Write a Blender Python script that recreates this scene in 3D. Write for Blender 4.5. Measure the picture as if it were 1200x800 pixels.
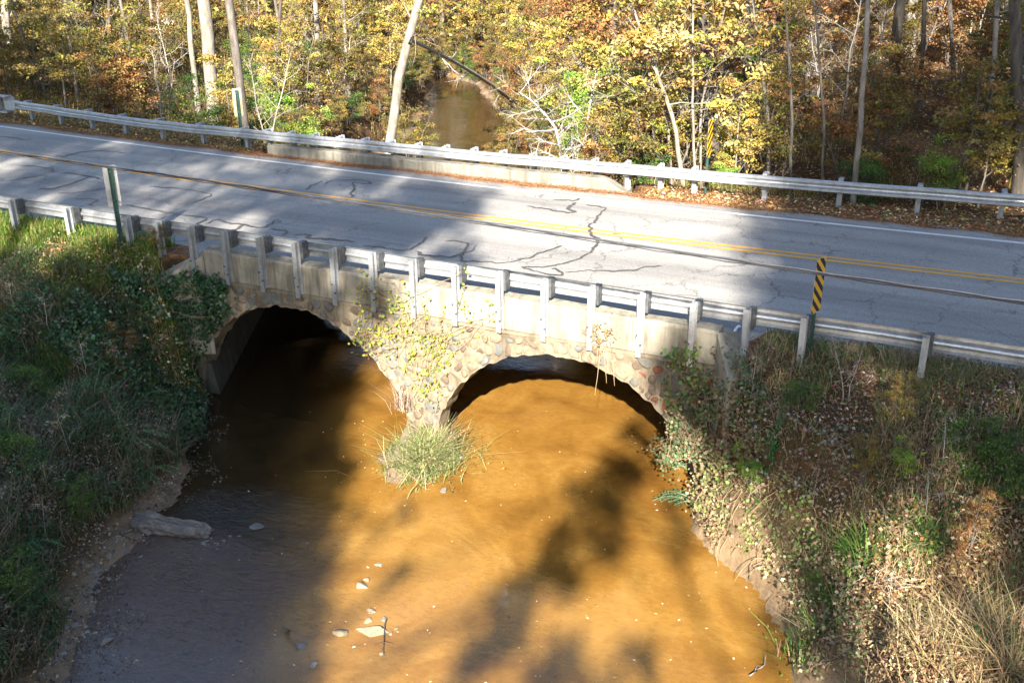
import bpy, math, random
import numpy as np
from mathutils import Vector, Matrix

random.seed(11)
rng = np.random.default_rng(11)
SC = bpy.context.scene
COL = SC.collection
for o in list(bpy.data.objects):
    bpy.data.objects.remove(o)

# ------------------------------------------------------------------ camera, light, exposure
CAM = np.array([15.9353, -16.5785, 6.19201])
FPX, PITCH, YAW, ROLL = 1193.685, 0.390739, -0.463601, -0.010989
FW = np.array([math.sin(YAW) * math.cos(PITCH), math.cos(YAW) * math.cos(PITCH), -math.sin(PITCH)])
_rt = np.array([math.cos(YAW), -math.sin(YAW), 0.0])
_up = np.cross(_rt, FW)
RT = math.cos(ROLL) * _rt + math.sin(ROLL) * _up
UP = -math.sin(ROLL) * _rt + math.cos(ROLL) * _up
cd = bpy.data.cameras.new('camera')
cd.sensor_width = 36.0
cd.lens = FPX / 1200 * 36.0
cd.clip_start = 0.1
cd.clip_end = 2000
cam = bpy.data.objects.new('camera', cd)
COL.objects.link(cam)
cam.matrix_world = Matrix(((RT[0], UP[0], -FW[0], CAM[0]), (RT[1], UP[1], -FW[1], CAM[1]),
                           (RT[2], UP[2], -FW[2], CAM[2]), (0, 0, 0, 1)))
SC.camera = cam

SUN_EL = math.radians(29.8)
SUN_H = np.array([0.352, -0.936])
SUN = np.array([SUN_H[0] * math.cos(SUN_EL), SUN_H[1] * math.cos(SUN_EL), math.sin(SUN_EL)])
world = bpy.data.worlds.new("World")
SC.world = world
world.use_nodes = True
wn = world.node_tree.nodes
sky = wn.new('ShaderNodeTexSky')
sky.sky_type = 'NISHITA'
sky.sun_disc = False
sky.sun_elevation = SUN_EL
sky.sun_rotation = math.atan2(SUN_H[0], SUN_H[1])
sky.air_density = 1.0
sky.dust_density = 0.6
bg = wn['Background']
bg.inputs['Strength'].default_value = 0.078
world.node_tree.links.new(sky.outputs[0], bg.inputs['Color'])
sd = bpy.data.lights.new('sun', 'SUN')
sd.energy = 5.0
sd.angle = math.radians(0.53)
sd.color = (1.0, 0.93, 0.82)
sun = bpy.data.objects.new('sun', sd)
COL.objects.link(sun)
sun.rotation_euler = Vector(SUN).to_track_quat('Z', 'Y').to_euler()
SC.view_settings.view_transform = 'Standard'
SC.view_settings.look = 'None'
SC.view_settings.gamma = 1.0
SC.view_settings.use_curve_mapping = False
SC.view_settings.exposure = 2.4
try:
    SC.cycles.max_bounces = 6
    SC.cycles.transparent_max_bounces = 8
    SC.cycles.caustics_reflective = False
    SC.cycles.caustics_refractive = False
except Exception:
    pass

ZR = -0.72      # road surface (the top edge of the near guard rail is z = 0)
ZW = -4.10      # water surface


def ray(px, py):
    return FW + RT * (px - 600) / FPX + UP * (400 - py) / FPX


def at(px, py, z=None, Y=None, X=None):
    d = ray(px, py)
    if z is not None:
        t = (z - CAM[2]) / d[2]
    elif Y is not None:
        t = (Y - CAM[1]) / d[1]
    else:
        t = (X - CAM[0]) / d[0]
    return CAM + d * t


def project(P):
    Q = np.atleast_2d(P) - CAM
    d = Q @ FW
    d = np.where(d < 0.1, 0.1, d)
    return 600 + FPX * (Q @ RT) / d, 400 - FPX * (Q @ UP) / d


# ------------------------------------------------------------------ mesh helpers
def np_mesh(name, V, F, mat=None, col=None, smooth=False):
    """V (n,3); F list of int arrays (m,k) of any k."""
    me = bpy.data.meshes.new(name)
    V = np.asarray(V, dtype=np.float32)
    if isinstance(F, np.ndarray):
        F = [F]
    F = [np.asarray(f, dtype=np.int32) for f in F if len(f)]
    nl = sum(f.size for f in F)
    npoly = sum(len(f) for f in F)
    me.vertices.add(len(V))
    me.vertices.foreach_set('co', V.ravel())
    me.loops.add(nl)
    me.loops.foreach_set('vertex_index', np.concatenate([f.ravel() for f in F]))
    me.polygons.add(npoly)
    starts, tot, s = [], [], 0
    for f in F:
        k = f.shape[1]
        starts.append(s + np.arange(len(f)) * k)
        tot.append(np.full(len(f), k))
        s += f.size
    me.polygons.foreach_set('loop_start', np.concatenate(starts).astype(np.int32))
    me.polygons.foreach_set('loop_total', np.concatenate(tot).astype(np.int32))
    me.polygons.foreach_set('use_smooth', np.full(npoly, smooth))
    if col is not None:
        a = me.color_attributes.new('Col', 'FLOAT_COLOR', 'POINT')
        c = np.ones((len(V), 4), dtype=np.float32)
        c[:, :3] = col
        a.data.foreach_set('color', c.ravel())
    me.update(calc_edges=True)
    if mat:
        me.materials.append(mat)
    return me


def link(name, me, parent=None, loc=None):
    o = bpy.data.objects.new(name, me)
    COL.objects.link(o)
    if parent:
        o.parent = parent
    if loc is not None:
        o.location = loc
    return o


def empty(name, loc=(0, 0, 0)):
    o = bpy.data.objects.new(name, None)
    COL.objects.link(o)
    o.location = loc
    o.empty_display_size = 0.2
    return o


def tag(o, label=None, cat=None, group=None, kind=None):
    if label:
        o['label'] = label
    if cat:
        o['category'] = cat
    if group:
        o['group'] = group
    if kind:
        o['kind'] = kind
    return o


class MB:
    def __init__(self):
        self.v = []
        self.f = {}
        self.n = 0

    def add(self, V, F):
        V = np.asarray(V, float)
        for f in F:
            self.f.setdefault(len(f), []).append([i + self.n for i in f])
        self.v.append(V)
        self.n += len(V)

    def box(self, lo, hi, rot=None, org=None):
        x0, y0, z0 = lo
        x1, y1, z1 = hi
        V = np.array([(x0, y0, z0), (x1, y0, z0), (x1, y1, z0), (x0, y1, z0), (x0, y0, z1), (x1, y0, z1), (x1, y1, z1), (x0, y1, z1)])
        if rot is not None:
            V = V @ np.array(rot).T
        if org is not None:
            V = V + np.array(org)
        self.add(V, [(0, 3, 2, 1), (4, 5, 6, 7), (0, 1, 5, 4), (1, 2, 6, 5), (2, 3, 7, 6), (3, 0, 4, 7)])

    def hexa(self, V):
        self.add(V, [(0, 3, 2, 1), (4, 5, 6, 7), (0, 1, 5, 4), (1, 2, 6, 5), (2, 3, 7, 6), (3, 0, 4, 7)])

    def tube(self, pts, rad, n=5, cap=True):
        V, F = tube_arrays(pts, rad, n)
        m = len(pts)
        fl = [tuple(f) for f in F]
        if cap:
            fl.append(tuple(range(n))[::-1])
            fl.append(tuple((m - 1) * n + i for i in range(n)))
        self.add(V, fl)

    def mesh(self, name, mat, smooth=False):
        V = np.concatenate(self.v)
        return np_mesh(name, V, [np.array(f) for f in self.f.values()], mat, smooth=smooth)

    def build(self, name, mat, parent=None, smooth=False, bevel=0):
        o = link(name, self.mesh(name, mat, smooth), parent)
        if bevel:
            b = o.modifiers.new('bevel', 'BEVEL')
            b.width = bevel
            b.segments = 2
            b.limit_method = 'ANGLE'
        return o


def tube_arrays(pts, rad, n=5):
    P = np.asarray(pts, float)
    m = len(P)
    T = np.gradient(P, axis=0)
    T /= np.linalg.norm(T, axis=1)[:, None] + 1e-9
    ref = np.array([0, 0, 1.0]) if abs(T[0][2]) < 0.9 else np.array([1.0, 0, 0])
    A = np.cross(T, ref)
    A /= np.linalg.norm(A, axis=1)[:, None] + 1e-9
    B = np.cross(T, A)
    an = np.arange(n) / n * 2 * math.pi
    r = np.broadcast_to(np.asarray(rad, float), (m,))[:, None, None]
    V = P[:, None, :] + r * (np.cos(an)[None, :, None] * A[:, None, :] + np.sin(an)[None, :, None] * B[:, None, :])
    i = np.arange(m - 1)[:, None] * n
    j = np.arange(n)[None, :]
    k = (j + 1) % n
    F = np.stack([i + j, i + k, i + n + k, i + n + j], -1).reshape(-1, 4)
    return V.reshape(-1, 3), F


class Tubes:
    """many tubes in one mesh"""
    def __init__(self):
        self.V, self.F, self.n = [], [], 0

    def add(self, pts, rad, n=4):
        V, F = tube_arrays(pts, rad, n)
        self.V.append(V)
        self.F.append(F + self.n)
        self.n += len(V)

    def mesh(self, name, mat, smooth=True):
        return np_mesh(name, np.concatenate(self.V), np.concatenate(self.F), mat, smooth=smooth)


def unit(v):
    return v / (np.linalg.norm(v, axis=-1, keepdims=True) + 1e-9)


def leaves(pos, size, col, up=0.6, width=0.62, nrm=None, fold=0.15, r=None):
    """one rhombic folded quad per leaf -> V, F, C"""
    r = r or rng
    n = len(pos)
    N = r.normal(size=(n, 3)) * (1 - up)
    if nrm is None:
        N[:, 2] += up
    else:
        N += nrm * up
    N = unit(N)
    A = unit(np.cross(N, r.normal(size=(n, 3))))
    B = np.cross(N, A)
    s = (np.broadcast_to(size, (n,)) * r.uniform(0.6, 1.3, n))[:, None]
    w = s * width
    V = np.stack([pos - A * s * .5, pos + B * w * .5 + N * s * fold, pos + A * s * .5, pos - B * w * .5 + N * s * fold], 1)
    F = np.arange(n * 4).reshape(n, 4)
    C = np.repeat(col, 4, axis=0)
    return V.reshape(-1, 3), F, C


def blades(pos, h, w, col, lean=0.5, dirv=None, r=None):
    """grass blades: two quads each"""
    r = r or rng
    n = len(pos)
    h = np.broadcast_to(h, (n,)) * r.uniform(.5, 1.25, n)
    an = r.uniform(0, 2 * math.pi, n)
    D = np.stack([np.cos(an), np.sin(an), np.zeros(n)], 1)
    if dirv is not None:
        D = unit(D + np.asarray(dirv))
        D[:, 2] = 0
    ln = (lean * r.uniform(.3, 1.5, n) * h)[:, None]
    S = np.stack([-D[:, 1], D[:, 0], np.zeros(n)], 1) * w * r.uniform(.6, 1.4, n)[:, None]
    up = np.array([0, 0, 1.0])
    p0 = pos
    p1 = pos + up * (h * .6)[:, None] + D * ln * .35
    p2 = pos + up * (h * .95)[:, None] + D * ln
    V = np.stack([p0 - S, p0 + S, p1 + S * .8, p1 - S * .8, p2 + S * .15, p2 - S * .15], 1)
    b = np.arange(n)[:, None] * 6
    F = np.concatenate([b + np.array([[0, 1, 2, 3]]), b + np.array([[3, 2, 4, 5]])])
    return V.reshape(-1, 3), F, np.repeat(col, 6, axis=0)


def join(parts):
    V, F, C, n = [], [], [], 0
    for v, f, c in parts:
        V.append(v)
        F.append(f + n)
        C.append(c)
        n += len(v)
    return np.concatenate(V), np.concatenate(F), np.concatenate(C)


def pal(n, colors, weights=None, var=0.18, r=None):
    r = r or rng
    c = np.array(colors, float)
    w = None if weights is None else np.array(weights, float) / sum(weights)
    i = r.choice(len(c), n, p=w)
    return np.clip(c[i] * np.exp(r.normal(0, var, (n, 1))) * np.exp(r.normal(0, var * .35, (n, 3))), 0.002, .9)


# smooth value noise in numpy
def vnoise(x, y, s, seed=0):
    x = np.asarray(x, float) / s + 1000
    y = np.asarray(y, float) / s + 1000
    xi, yi = np.floor(x).astype(np.int64), np.floor(y).astype(np.int64)
    fx, fy = x - xi, y - yi
    fx, fy = fx * fx * (3 - 2 * fx), fy * fy * (3 - 2 * fy)

    def hsh(a, b):
        h = (a * 374761393 + b * 668265263 + seed * 974711) & 0x7fffffff
        h = ((h ^ (h >> 13)) * 1274126177) & 0x7fffffff
        return ((h ^ (h >> 16)) & 0xffff) / 65535.0
    return ((hsh(xi, yi) * (1 - fx) + hsh(xi + 1, yi) * fx) * (1 - fy) + (hsh(xi, yi + 1) * (1 - fx) + hsh(xi + 1, yi + 1) * fx) * fy)


# ------------------------------------------------------------------ materials
def new_mat(name):
    m = bpy.data.materials.new(name)
    m.use_nodes = True
    nt = m.node_tree
    return m, nt, nt.nodes, nt.links, nt.nodes['Principled BSDF']


def ramp(nodes, stops):
    r = nodes.new('ShaderNodeValToRGB')
    e = r.color_ramp.elements
    e[0].position, e[0].color = stops[0][0], (*stops[0][1], 1)
    e[1].position, e[1].color = stops[-1][0], (*stops[-1][1], 1)
    for p, c in stops[1:-1]:
        q = e.new(p)
        q.color = (*c, 1)
    return r


def noise(nodes, links, scale, detail=4, rough=.6, vec=None, dist=0):
    n = nodes.new('ShaderNodeTexNoise')
    n.inputs['Scale'].default_value = scale
    n.inputs['Detail'].default_value = detail
    n.inputs['Roughness'].default_value = rough
    n.inputs['Distortion'].default_value = dist
    if vec is not None:
        links.new(vec, n.inputs['Vector'])
    return n


def mixc(nodes, links, fac, a, b, mode='MIX'):
    m = nodes.new('ShaderNodeMix')
    m.data_type = 'RGBA'
    m.blend_type = mode
    for s, v in ((0, fac), (6, a), (7, b)):
        if isinstance(v, (int, float)):
            m.inputs[s].default_value = v
        elif isinstance(v, tuple):
            m.inputs[s].default_value = (*v, 1)
        else:
            links.new(v, m.inputs[s])
    return m.outputs[2]


def pos_of(nodes):
    return nodes.new('ShaderNodeNewGeometry').outputs['Position']


def scaled(nodes, links, vec, sc):
    m = nodes.new('ShaderNodeMapping')
    m.inputs['Scale'].default_value = sc
    links.new(vec, m.inputs['Vector'])
    return m.outputs[0]


def bump(nodes, links, h, b, strength=.4, dist=.02):
    n = nodes.new('ShaderNodeBump')
    n.inputs['Strength'].default_value = strength
    n.inputs['Distance'].default_value = dist
    links.new(h, n.inputs['Height'])
    links.new(n.outputs[0], b.inputs['Normal'])
    return n


def simple(name, stops, scale=8, rough=.8, metal=0, bs=.3, bd=.01, detail=6, stretch=None, spec=.3):
    m, nt, N, L, b = new_mat(name)
    p = pos_of(N)
    if stretch:
        p = scaled(N, L, p, stretch)
    n = noise(N, L, scale, detail, .65, p)
    r = ramp(N, stops)
    L.new(n.outputs[0], r.inputs[0])
    L.new(r.outputs[0], b.inputs['Base Color'])
    b.inputs['Roughness'].default_value = rough
    b.inputs['Metallic'].default_value = metal
    b.inputs['Specular IOR Level'].default_value = spec
    if bs:
        bump(N, L, n.outputs[0], b, bs, bd)
    return m


def leaf_mat(name, trans=.3, rough=.55):
    m, nt, N, L, b = new_mat(name)
    a = N.new('ShaderNodeVertexColor')
    a.layer_name = 'Col'
    L.new(a.outputs[0], b.inputs['Base Color'])
    b.inputs['Roughness'].default_value = rough
    b.inputs['Specular IOR Level'].default_value = .25
    t = N.new('ShaderNodeBsdfTranslucent')
    L.new(a.outputs[0], t.inputs['Color'])
    mx = N.new('ShaderNodeMixShader')
    mx.inputs[0].default_value = trans
    L.new(b.outputs[0], mx.inputs[1])
    L.new(t.outputs[0], mx.inputs[2])
    L.new(mx.outputs[0], N['Material Output'].inputs[0])
    return m


M = {}
M['leaf'] = leaf_mat('leaf')
M['shade_leaf'] = leaf_mat('dense_leaf', .06, .7)
M['litter'] = leaf_mat('dead_leaf', .1, .8)
M['grass'] = leaf_mat('grass_blade', .25, .6)
M['bark'] = simple('grey_bark', [(.3, (.05, .042, .034)), (.55, (.11, .095, .08)), (.75, (.2, .18, .155))], 7, .9, bs=.8, bd=.03, stretch=(1, 1, .25))
M['pale_bark'] = simple('pale_bark', [(.3, (.1, .085, .065)), (.55, (.2, .175, .145)), (.75, (.3, .27, .23))], 6, .9, bs=.6, bd=.02, stretch=(1, 1, .4))
M['dark_bark'] = simple('dark_bark', [(.3, (.035, .028, .022)), (.6, (.09, .075, .06)), (.8, (.17, .15, .125))], 7, .9, bs=.9, bd=.03, stretch=(1, 1, .25))
M['twig'] = simple('bare_twig', [(.3, (.2, .175, .145)), (.7, (.4, .37, .33))], 5, .9, bs=0)
M['dry_stem'] = simple('dry_stem', [(.3, (.2, .14, .08)), (.7, (.4, .3, .18))], 9, .9, bs=0)
M['green_paint'] = simple('green_post_paint', [(.3, (.015, .04, .032)), (.7, (.04, .085, .07))], 14, .55, bs=.1)
M['cable'] = simple('weathered_cable', [(.3, (.02, .02, .022)), (.7, (.05, .05, .055))], 6, .35, bs=0, spec=.6)
M['alu'] = simple('aluminium_strand', [(.3, (.25, .25, .26)), (.7, (.4, .4, .42))], 9, .3, .95, bs=0)
M['strip_white'] = simple('strip_white', [(.3, (.6, .6, .6)), (.7, (.8, .8, .8))], 8, .5, bs=0)

# galvanised steel
m, nt, N, L, b = new_mat('galvanised_steel')
p = pos_of(N)
n1 = noise(N, L, 26, 3, .6, p)
n2 = noise(N, L, 4.2, 6, .7, scaled(N, L, p, (1, 1, .8)))
r1 = ramp(N, [(.3, (.35, .365, .385)), (.7, (.5, .515, .53))])
L.new(n1.outputs[0], r1.inputs[0])
r2 = ramp(N, [(.33, (.6, .59, .57)), (.6, (1, 1, 1))])
L.new(n2.outputs[0], r2.inputs[0])
c = mixc(N, L, .75, r1.outputs[0], r2.outputs[0], 'MULTIPLY')
n3 = noise(N, L, 6, 6, .75, p)
r3 = ramp(N, [(.69, (0, 0, 0)), (.8, (.5, .5, .5))])
L.new(n3.outputs[0], r3.inputs[0])
c = mixc(N, L, r3.outputs[0], c, (.2, .1, .05))
L.new(c, b.inputs['Base Color'])
b.inputs['Metallic'].default_value = .6
b.inputs['Roughness'].default_value = .36
bump(N, L, n2.outputs[0], b, .12, .004)
M['steel'] = m
M['dark_steel'] = simple('weathered_block', [(.3, (.035, .037, .04)), (.7, (.11, .115, .12))], 12, .6, .2, bs=.2)
M['old_steel'] = simple('weathered_post_steel', [(.3, (.2, .205, .21)), (.55, (.32, .33, .345)), (.8, (.43, .44, .45))], 9, .5, .3, bs=.15, stretch=(1, 1, .3))


# concrete with stains
def concrete(name, a, bcol, dark, stain=.5):
    m, nt, N, L, b = new_mat(name)
    p = pos_of(N)
    n1 = noise(N, L, 2.2, 7, .65, p)
    r1 = ramp(N, [(.3, a), (.7, bcol)])
    L.new(n1.outputs[0], r1.inputs[0])
    n2 = noise(N, L, 1.6, 8, .75, scaled(N, L, p, (2.6, 2.6, .22)))
    r2 = ramp(N, [(.46, (0, 0, 0)), (.7, (1, 1, 1))])
    L.new(n2.outputs[0], r2.inputs[0])
    mm = N.new('ShaderNodeMath')
    mm.operation = 'MULTIPLY'
    mm.inputs[1].default_value = stain
    L.new(r2.outputs[0], mm.inputs[0])
    c = mixc(N, L, mm.outputs[0], r1.outputs[0], dark)
    n3 = noise(N, L, 45, 4, .7, p)
    r3 = ramp(N, [(.3, (.75, .75, .75)), (.65, (1, 1, 1))])
    L.new(n3.outputs[0], r3.inputs[0])
    c = mixc(N, L, .8, c, r3.outputs[0], 'MULTIPLY')
    L.new(c, b.inputs['Base Color'])
    b.inputs['Roughness'].default_value = .9
    b.inputs['Specular IOR Level'].default_value = .2
    ad = N.new('ShaderNodeMath')
    L.new(n3.outputs[0], ad.inputs[0])
    L.new(n1.outputs[0], ad.inputs[1])
    bump(N, L, ad.outputs[0], b, .5, .012)
    return m


M['concrete'] = concrete('stained_concrete', (.2, .178, .135), (.34, .305, .24), (.06, .05, .035), .85)
M['far_concrete'] = concrete('pale_concrete', (.16, .148, .12), (.28, .26, .215), (.06, .052, .04), .8)
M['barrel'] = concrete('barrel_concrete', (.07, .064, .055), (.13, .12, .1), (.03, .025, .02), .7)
M['mortar'] = concrete('mortar', (.14, .112, .078), (.255, .21, .145), (.045, .036, .024), .8)


def stone_mat(name, a, bc):
    return simple(name, [(.25, tuple(x * .65 for x in a)), (.5, a), (.75, bc)], 7, .9, bs=.7, bd=.02, detail=8)


STONES = [stone_mat('grey_stone', (.115, .105, .09), (.19, .175, .15)), stone_mat('tan_stone', (.16, .125, .085), (.24, .195, .14)),
          stone_mat('brown_stone', (.09, .066, .046), (.155, .115, .08)), stone_mat('blue_grey_stone', (.1, .098, .09), (.155, .152, .142)),
          stone_mat('buff_stone', (.15, .12, .083), (.225, .185, .135))]
RED_STONE = stone_mat('red_stone', (.15, .06, .035), (.22, .095, .055))
M['rock'] = stone_mat('pale_river_rock', (.2, .165, .11), (.31, .265, .19))
M['grey_rock'] = stone_mat('grey_river_rock', (.15, .14, .125), (.25, .235, .21))
M['dark_rock'] = stone_mat('dark_boulder', (.018, .016, .014), (.04, .035, .03))
M['log'] = simple('weathered_log', [(.25, (.04, .034, .028)), (.5, (.12, .105, .09)), (.75, (.25, .225, .195))], 9, .9, bs=.8, bd=.02, stretch=(.3, 2.4, 2.4))

# asphalt
m, nt, N, L, b = new_mat('old_asphalt')
p = pos_of(N)
n1 = noise(N, L, 42, 3, .8, p)
r1 = ramp(N, [(.28, (.13, .124, .116)), (.5, (.255, .245, .228)), (.72, (.42, .4, .37))])
L.new(n1.outputs[0], r1.inputs[0])
n2 = noise(N, L, .55, 6, .6, scaled(N, L, p, (.35, 1, 1)))
r2 = ramp(N, [(.3, (.74, .74, .75)), (.7, (1.06, 1.05, 1.03))])
L.new(n2.outputs[0], r2.inputs[0])
c = mixc(N, L, 1., r1.outputs[0], r2.outputs[0], 'MULTIPLY')
n3 = noise(N, L, 2.6, 7, .7, scaled(N, L, p, (.25, 2.2, 1)))
r3 = ramp(N, [(.68, (0, 0, 0)), (.76, (.55, .55, .55))])
L.new(n3.outputs[0], r3.inputs[0])
c = mixc(N, L, r3.outputs[0], c, (.06, .058, .055))
n7 = noise(N, L, 1.0, 5, .6, scaled(N, L, p, (.035, 1.5, 1)))
r7 = ramp(N, [(.34, (.7, .7, .71)), (.52, (1, 1, 1)), (.7, (1.08, 1.06, 1.03))])
L.new(n7.outputs[0], r7.inputs[0])
c = mixc(N, L, .85, c, r7.outputs[0], 'MULTIPLY')
n8 = noise(N, L, 2.0, 4, .6, p)
vo = N.new('ShaderNodeTexVoronoi')
vo.feature = 'DISTANCE_TO_EDGE'
vo.inputs['Scale'].default_value = .55
va_ = N.new('ShaderNodeVectorMath')
va_.operation = 'MULTIPLY_ADD'
L.new(n8.outputs['Color'], va_.inputs[0])
va_.inputs[1].default_value = (.9, .9, 0)
L.new(p, va_.inputs[2])
L.new(va_.outputs[0], vo.inputs['Vector'])
rv = ramp(N, [(.004, (.45, .44, .43)), (.014, (1, 1, 1))])
L.new(vo.outputs['Distance'], rv.inputs[0])
n9 = noise(N, L, .3, 3, .6, p)
r9 = ramp(N, [(.42, (0, 0, 0)), (.55, (.8, .8, .8))])
L.new(n9.outputs[0], r9.inputs[0])
cc = mixc(N, L, 1., c, rv.outputs[0], 'MULTIPLY')
c = mixc(N, L, r9.outputs[0], c, cc)
L.new(c, b.inputs['Base Color'])
b.inputs['Roughness'].default_value = .85
b.inputs['Specular IOR Level'].default_value = .3
bump(N, L, n1.outputs[0], b, .5, .008)
M['asphalt'] = m
M['tar'] = simple('tar_sealant', [(.3, (.03, .028, .027)), (.7, (.1, .095, .09))], 14, .6, bs=.2)


def paint(name, colr, wear=.62):
    m, nt, N, L, b = new_mat(name)
    p = pos_of(N)
    n1 = noise(N, L, 24, 5, .75, p)
    r1 = ramp(N, [(wear, (0, 0, 0)), (wear + .08, (1, 1, 1))])
    L.new(n1.outputs[0], r1.inputs[0])
    n2 = noise(N, L, 1.5, 4, .6, p)
    r2 = ramp(N, [(.3, tuple(x * .8 for x in colr)), (.7, colr)])
    L.new(n2.outputs[0], r2.inputs[0])
    c = mixc(N, L, r1.outputs[0], r2.outputs[0], (.2, .19, .18))
    L.new(c, b.inputs['Base Color'])
    b.inputs['Roughness'].default_value = .7
    return m


M['white_line'] = paint('white_line_paint', (.62, .61, .58))
M['yellow_line'] = paint('yellow_line_paint', (.62, .3, .035))
M['blue_mark'] = paint('blue_mark_paint', (.1, .36, .75), .7)

# ground
m, nt, N, L, b = new_mat('ground_soil')
p = pos_of(N)
n1 = noise(N, L, 1.3, 8, .7, p)
r1 = ramp(N, [(.25, (.03, .022, .014)), (.45, (.075, .05, .028)), (.6, (.13, .085, .045)), (.8, (.2, .135, .075))])
L.new(n1.outputs[0], r1.inputs[0])
n2 = noise(N, L, 14, 6, .75, p)
r2 = ramp(N, [(.3, (.45, .4, .35)), (.7, (1.25, 1.15, 1.0))])
L.new(n2.outputs[0], r2.inputs[0])
c = mixc(N, L, 1., r1.outputs[0], r2.outputs[0], 'MULTIPLY')
sx = N.new('ShaderNodeSeparateXYZ')
L.new(p, sx.inputs[0])
# pale clay where the bank is cut near the water, and sandy bed below it
mr = N.new('ShaderNodeMapRange')
mr.inputs['From Min'].default_value = -2.5
mr.inputs['From Max'].default_value = -3.3
L.new(sx.outputs[2], mr.inputs['Value'])
n4 = noise(N, L, 2.5, 6, .7, p)
r4 = ramp(N, [(.3, (.13, .085, .048)), (.6, (.25, .175, .1)), (.8, (.34, .25, .155))])
L.new(n4.outputs[0], r4.inputs[0])
mxr = N.new('ShaderNodeMapRange')
mxr.inputs['From Min'].default_value = 8.0
mxr.inputs['From Max'].default_value = 9.5
L.new(sx.outputs[0], mxr.inputs['Value'])
myr = N.new('ShaderNodeMapRange')
myr.inputs['From Min'].default_value = 6.0
myr.inputs['From Max'].default_value = 4.0
L.new(sx.outputs[1], myr.inputs['Value'])
mk = N.new('ShaderNodeMath')
mk.operation = 'MULTIPLY'
L.new(mxr.outputs[0], mk.inputs[0])
L.new(myr.outputs[0], mk.inputs[1])
mk2 = N.new('ShaderNodeMath')
mk2.operation = 'MULTIPLY'
L.new(mk.outputs[0], mk2.inputs[0])
L.new(mr.outputs[0], mk2.inputs[1])
c = mixc(N, L, mk2.outputs[0], c, r4.outputs[0])
mrm = N.new('ShaderNodeMapRange')
mrm.inputs['From Min'].default_value = -3.75
mrm.inputs['From Max'].default_value = -3.95
L.new(sx.outputs[2], mrm.inputs['Value'])
rmd = ramp(N, [(.3, (.12, .085, .055)), (.7, (.24, .17, .11))])
L.new(n4.outputs[0], rmd.inputs[0])
mk3 = N.new('ShaderNodeMath')
mk3.operation = 'SUBTRACT'
mk3.use_clamp = True
L.new(mrm.outputs[0], mk3.inputs[0])
L.new(mk2.outputs[0], mk3.inputs[1])
c = mixc(N, L, mk3.outputs[0], c, rmd.outputs[0])
mr2 = N.new('ShaderNodeMapRange')
mr2.inputs['From Min'].default_value = -4.08
mr2.inputs['From Max'].default_value = -4.3
L.new(sx.outputs[2], mr2.inputs['Value'])
n5 = noise(N, L, 1.1, 8, .75, p, .6)
r5 = ramp(N, [(.32, (.07, .045, .022)), (.46, (.28, .175, .08)), (.62, (.44, .3, .15)), (.75, (.5, .38, .22))])
L.new(n5.outputs[0], r5.inputs[0])
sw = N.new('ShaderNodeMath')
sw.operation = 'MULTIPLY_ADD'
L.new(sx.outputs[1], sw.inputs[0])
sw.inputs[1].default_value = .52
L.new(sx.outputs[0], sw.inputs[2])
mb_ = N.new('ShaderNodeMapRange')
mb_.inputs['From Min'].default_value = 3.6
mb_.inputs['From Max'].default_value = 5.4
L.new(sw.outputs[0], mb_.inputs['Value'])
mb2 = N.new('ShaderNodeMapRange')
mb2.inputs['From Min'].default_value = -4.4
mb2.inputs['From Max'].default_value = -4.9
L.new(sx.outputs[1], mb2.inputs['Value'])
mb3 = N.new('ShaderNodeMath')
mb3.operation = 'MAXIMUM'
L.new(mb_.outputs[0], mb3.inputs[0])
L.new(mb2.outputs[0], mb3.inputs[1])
bedc = mixc(N, L, mb3.outputs[0], (.045, .034, .02), r5.outputs[0])  # left bed darker too, taking in some of the pool's shade
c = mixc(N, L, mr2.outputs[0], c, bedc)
# rust-brown pine straw on the level shoulder
mr3 = N.new('ShaderNodeMapRange')
mr3.inputs['From Min'].default_value = -.86
mr3.inputs['From Max'].default_value = -.77
L.new(sx.outputs[2], mr3.inputs['Value'])
n6 = noise(N, L, 9, 7, .75, p)
r6 = ramp(N, [(.36, (.05, .03, .016)), (.48, (.15, .075, .035)), (.58, (.24, .125, .06)), (.72, (.3, .2, .11))])
L.new(n6.outputs[0], r6.inputs[0])
gt = N.new('ShaderNodeMath')
gt.operation = 'LESS_THAN'
gt.inputs[1].default_value = -.55
L.new(sx.outputs[2], gt.inputs[0])
mu = N.new('ShaderNodeMath')
mu.operation = 'MULTIPLY'
L.new(gt.outputs[0], mu.inputs[0])
L.new(mr3.outputs[0], mu.inputs[1])
c = mixc(N, L, mu.outputs[0], c, r6.outputs[0])
L.new(c, b.inputs['Base Color'])
b.inputs['Roughness'].default_value = .95
b.inputs['Specular IOR Level'].default_value = .15
bump(N, L, n2.outputs[0], b, .8, .05)
M['ground'] = m

# water: silty brown stream with a clear glossy surface
m, nt, N, L, b = new_mat('silty_water')
N.remove(b)
p = pos_of(N)
mp = N.new('ShaderNodeMapping')
mp.inputs['Rotation'].default_value = (0, 0, math.radians(-25))
mp.inputs['Scale'].default_value = (1.0, 2.4, 1)
L.new(p, mp.inputs['Vector'])
na = noise(N, L, 3.2, 3, .55, mp.outputs[0], .6)
nb = noise(N, L, 11, 2, .5, mp.outputs[0], .4)
nm = noise(N, L, .35, 3, .6, p)
rm = ramp(N, [(.42, (.12, .12, .12)), (.62, (1, 1, 1))])
L.new(nm.outputs[0], rm.inputs[0])
ad = N.new('ShaderNodeMath')
ad.operation = 'MULTIPLY_ADD'
L.new(nb.outputs[0], ad.inputs[0])
ad.inputs[1].default_value = .6
L.new(na.outputs[0], ad.inputs[2])
bp = N.new('ShaderNodeBump')
bp.inputs['Distance'].default_value = .05
L.new(ad.outputs[0], bp.inputs['Height'])
ms = N.new('ShaderNodeMath')
ms.operation = 'MULTIPLY'
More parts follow.
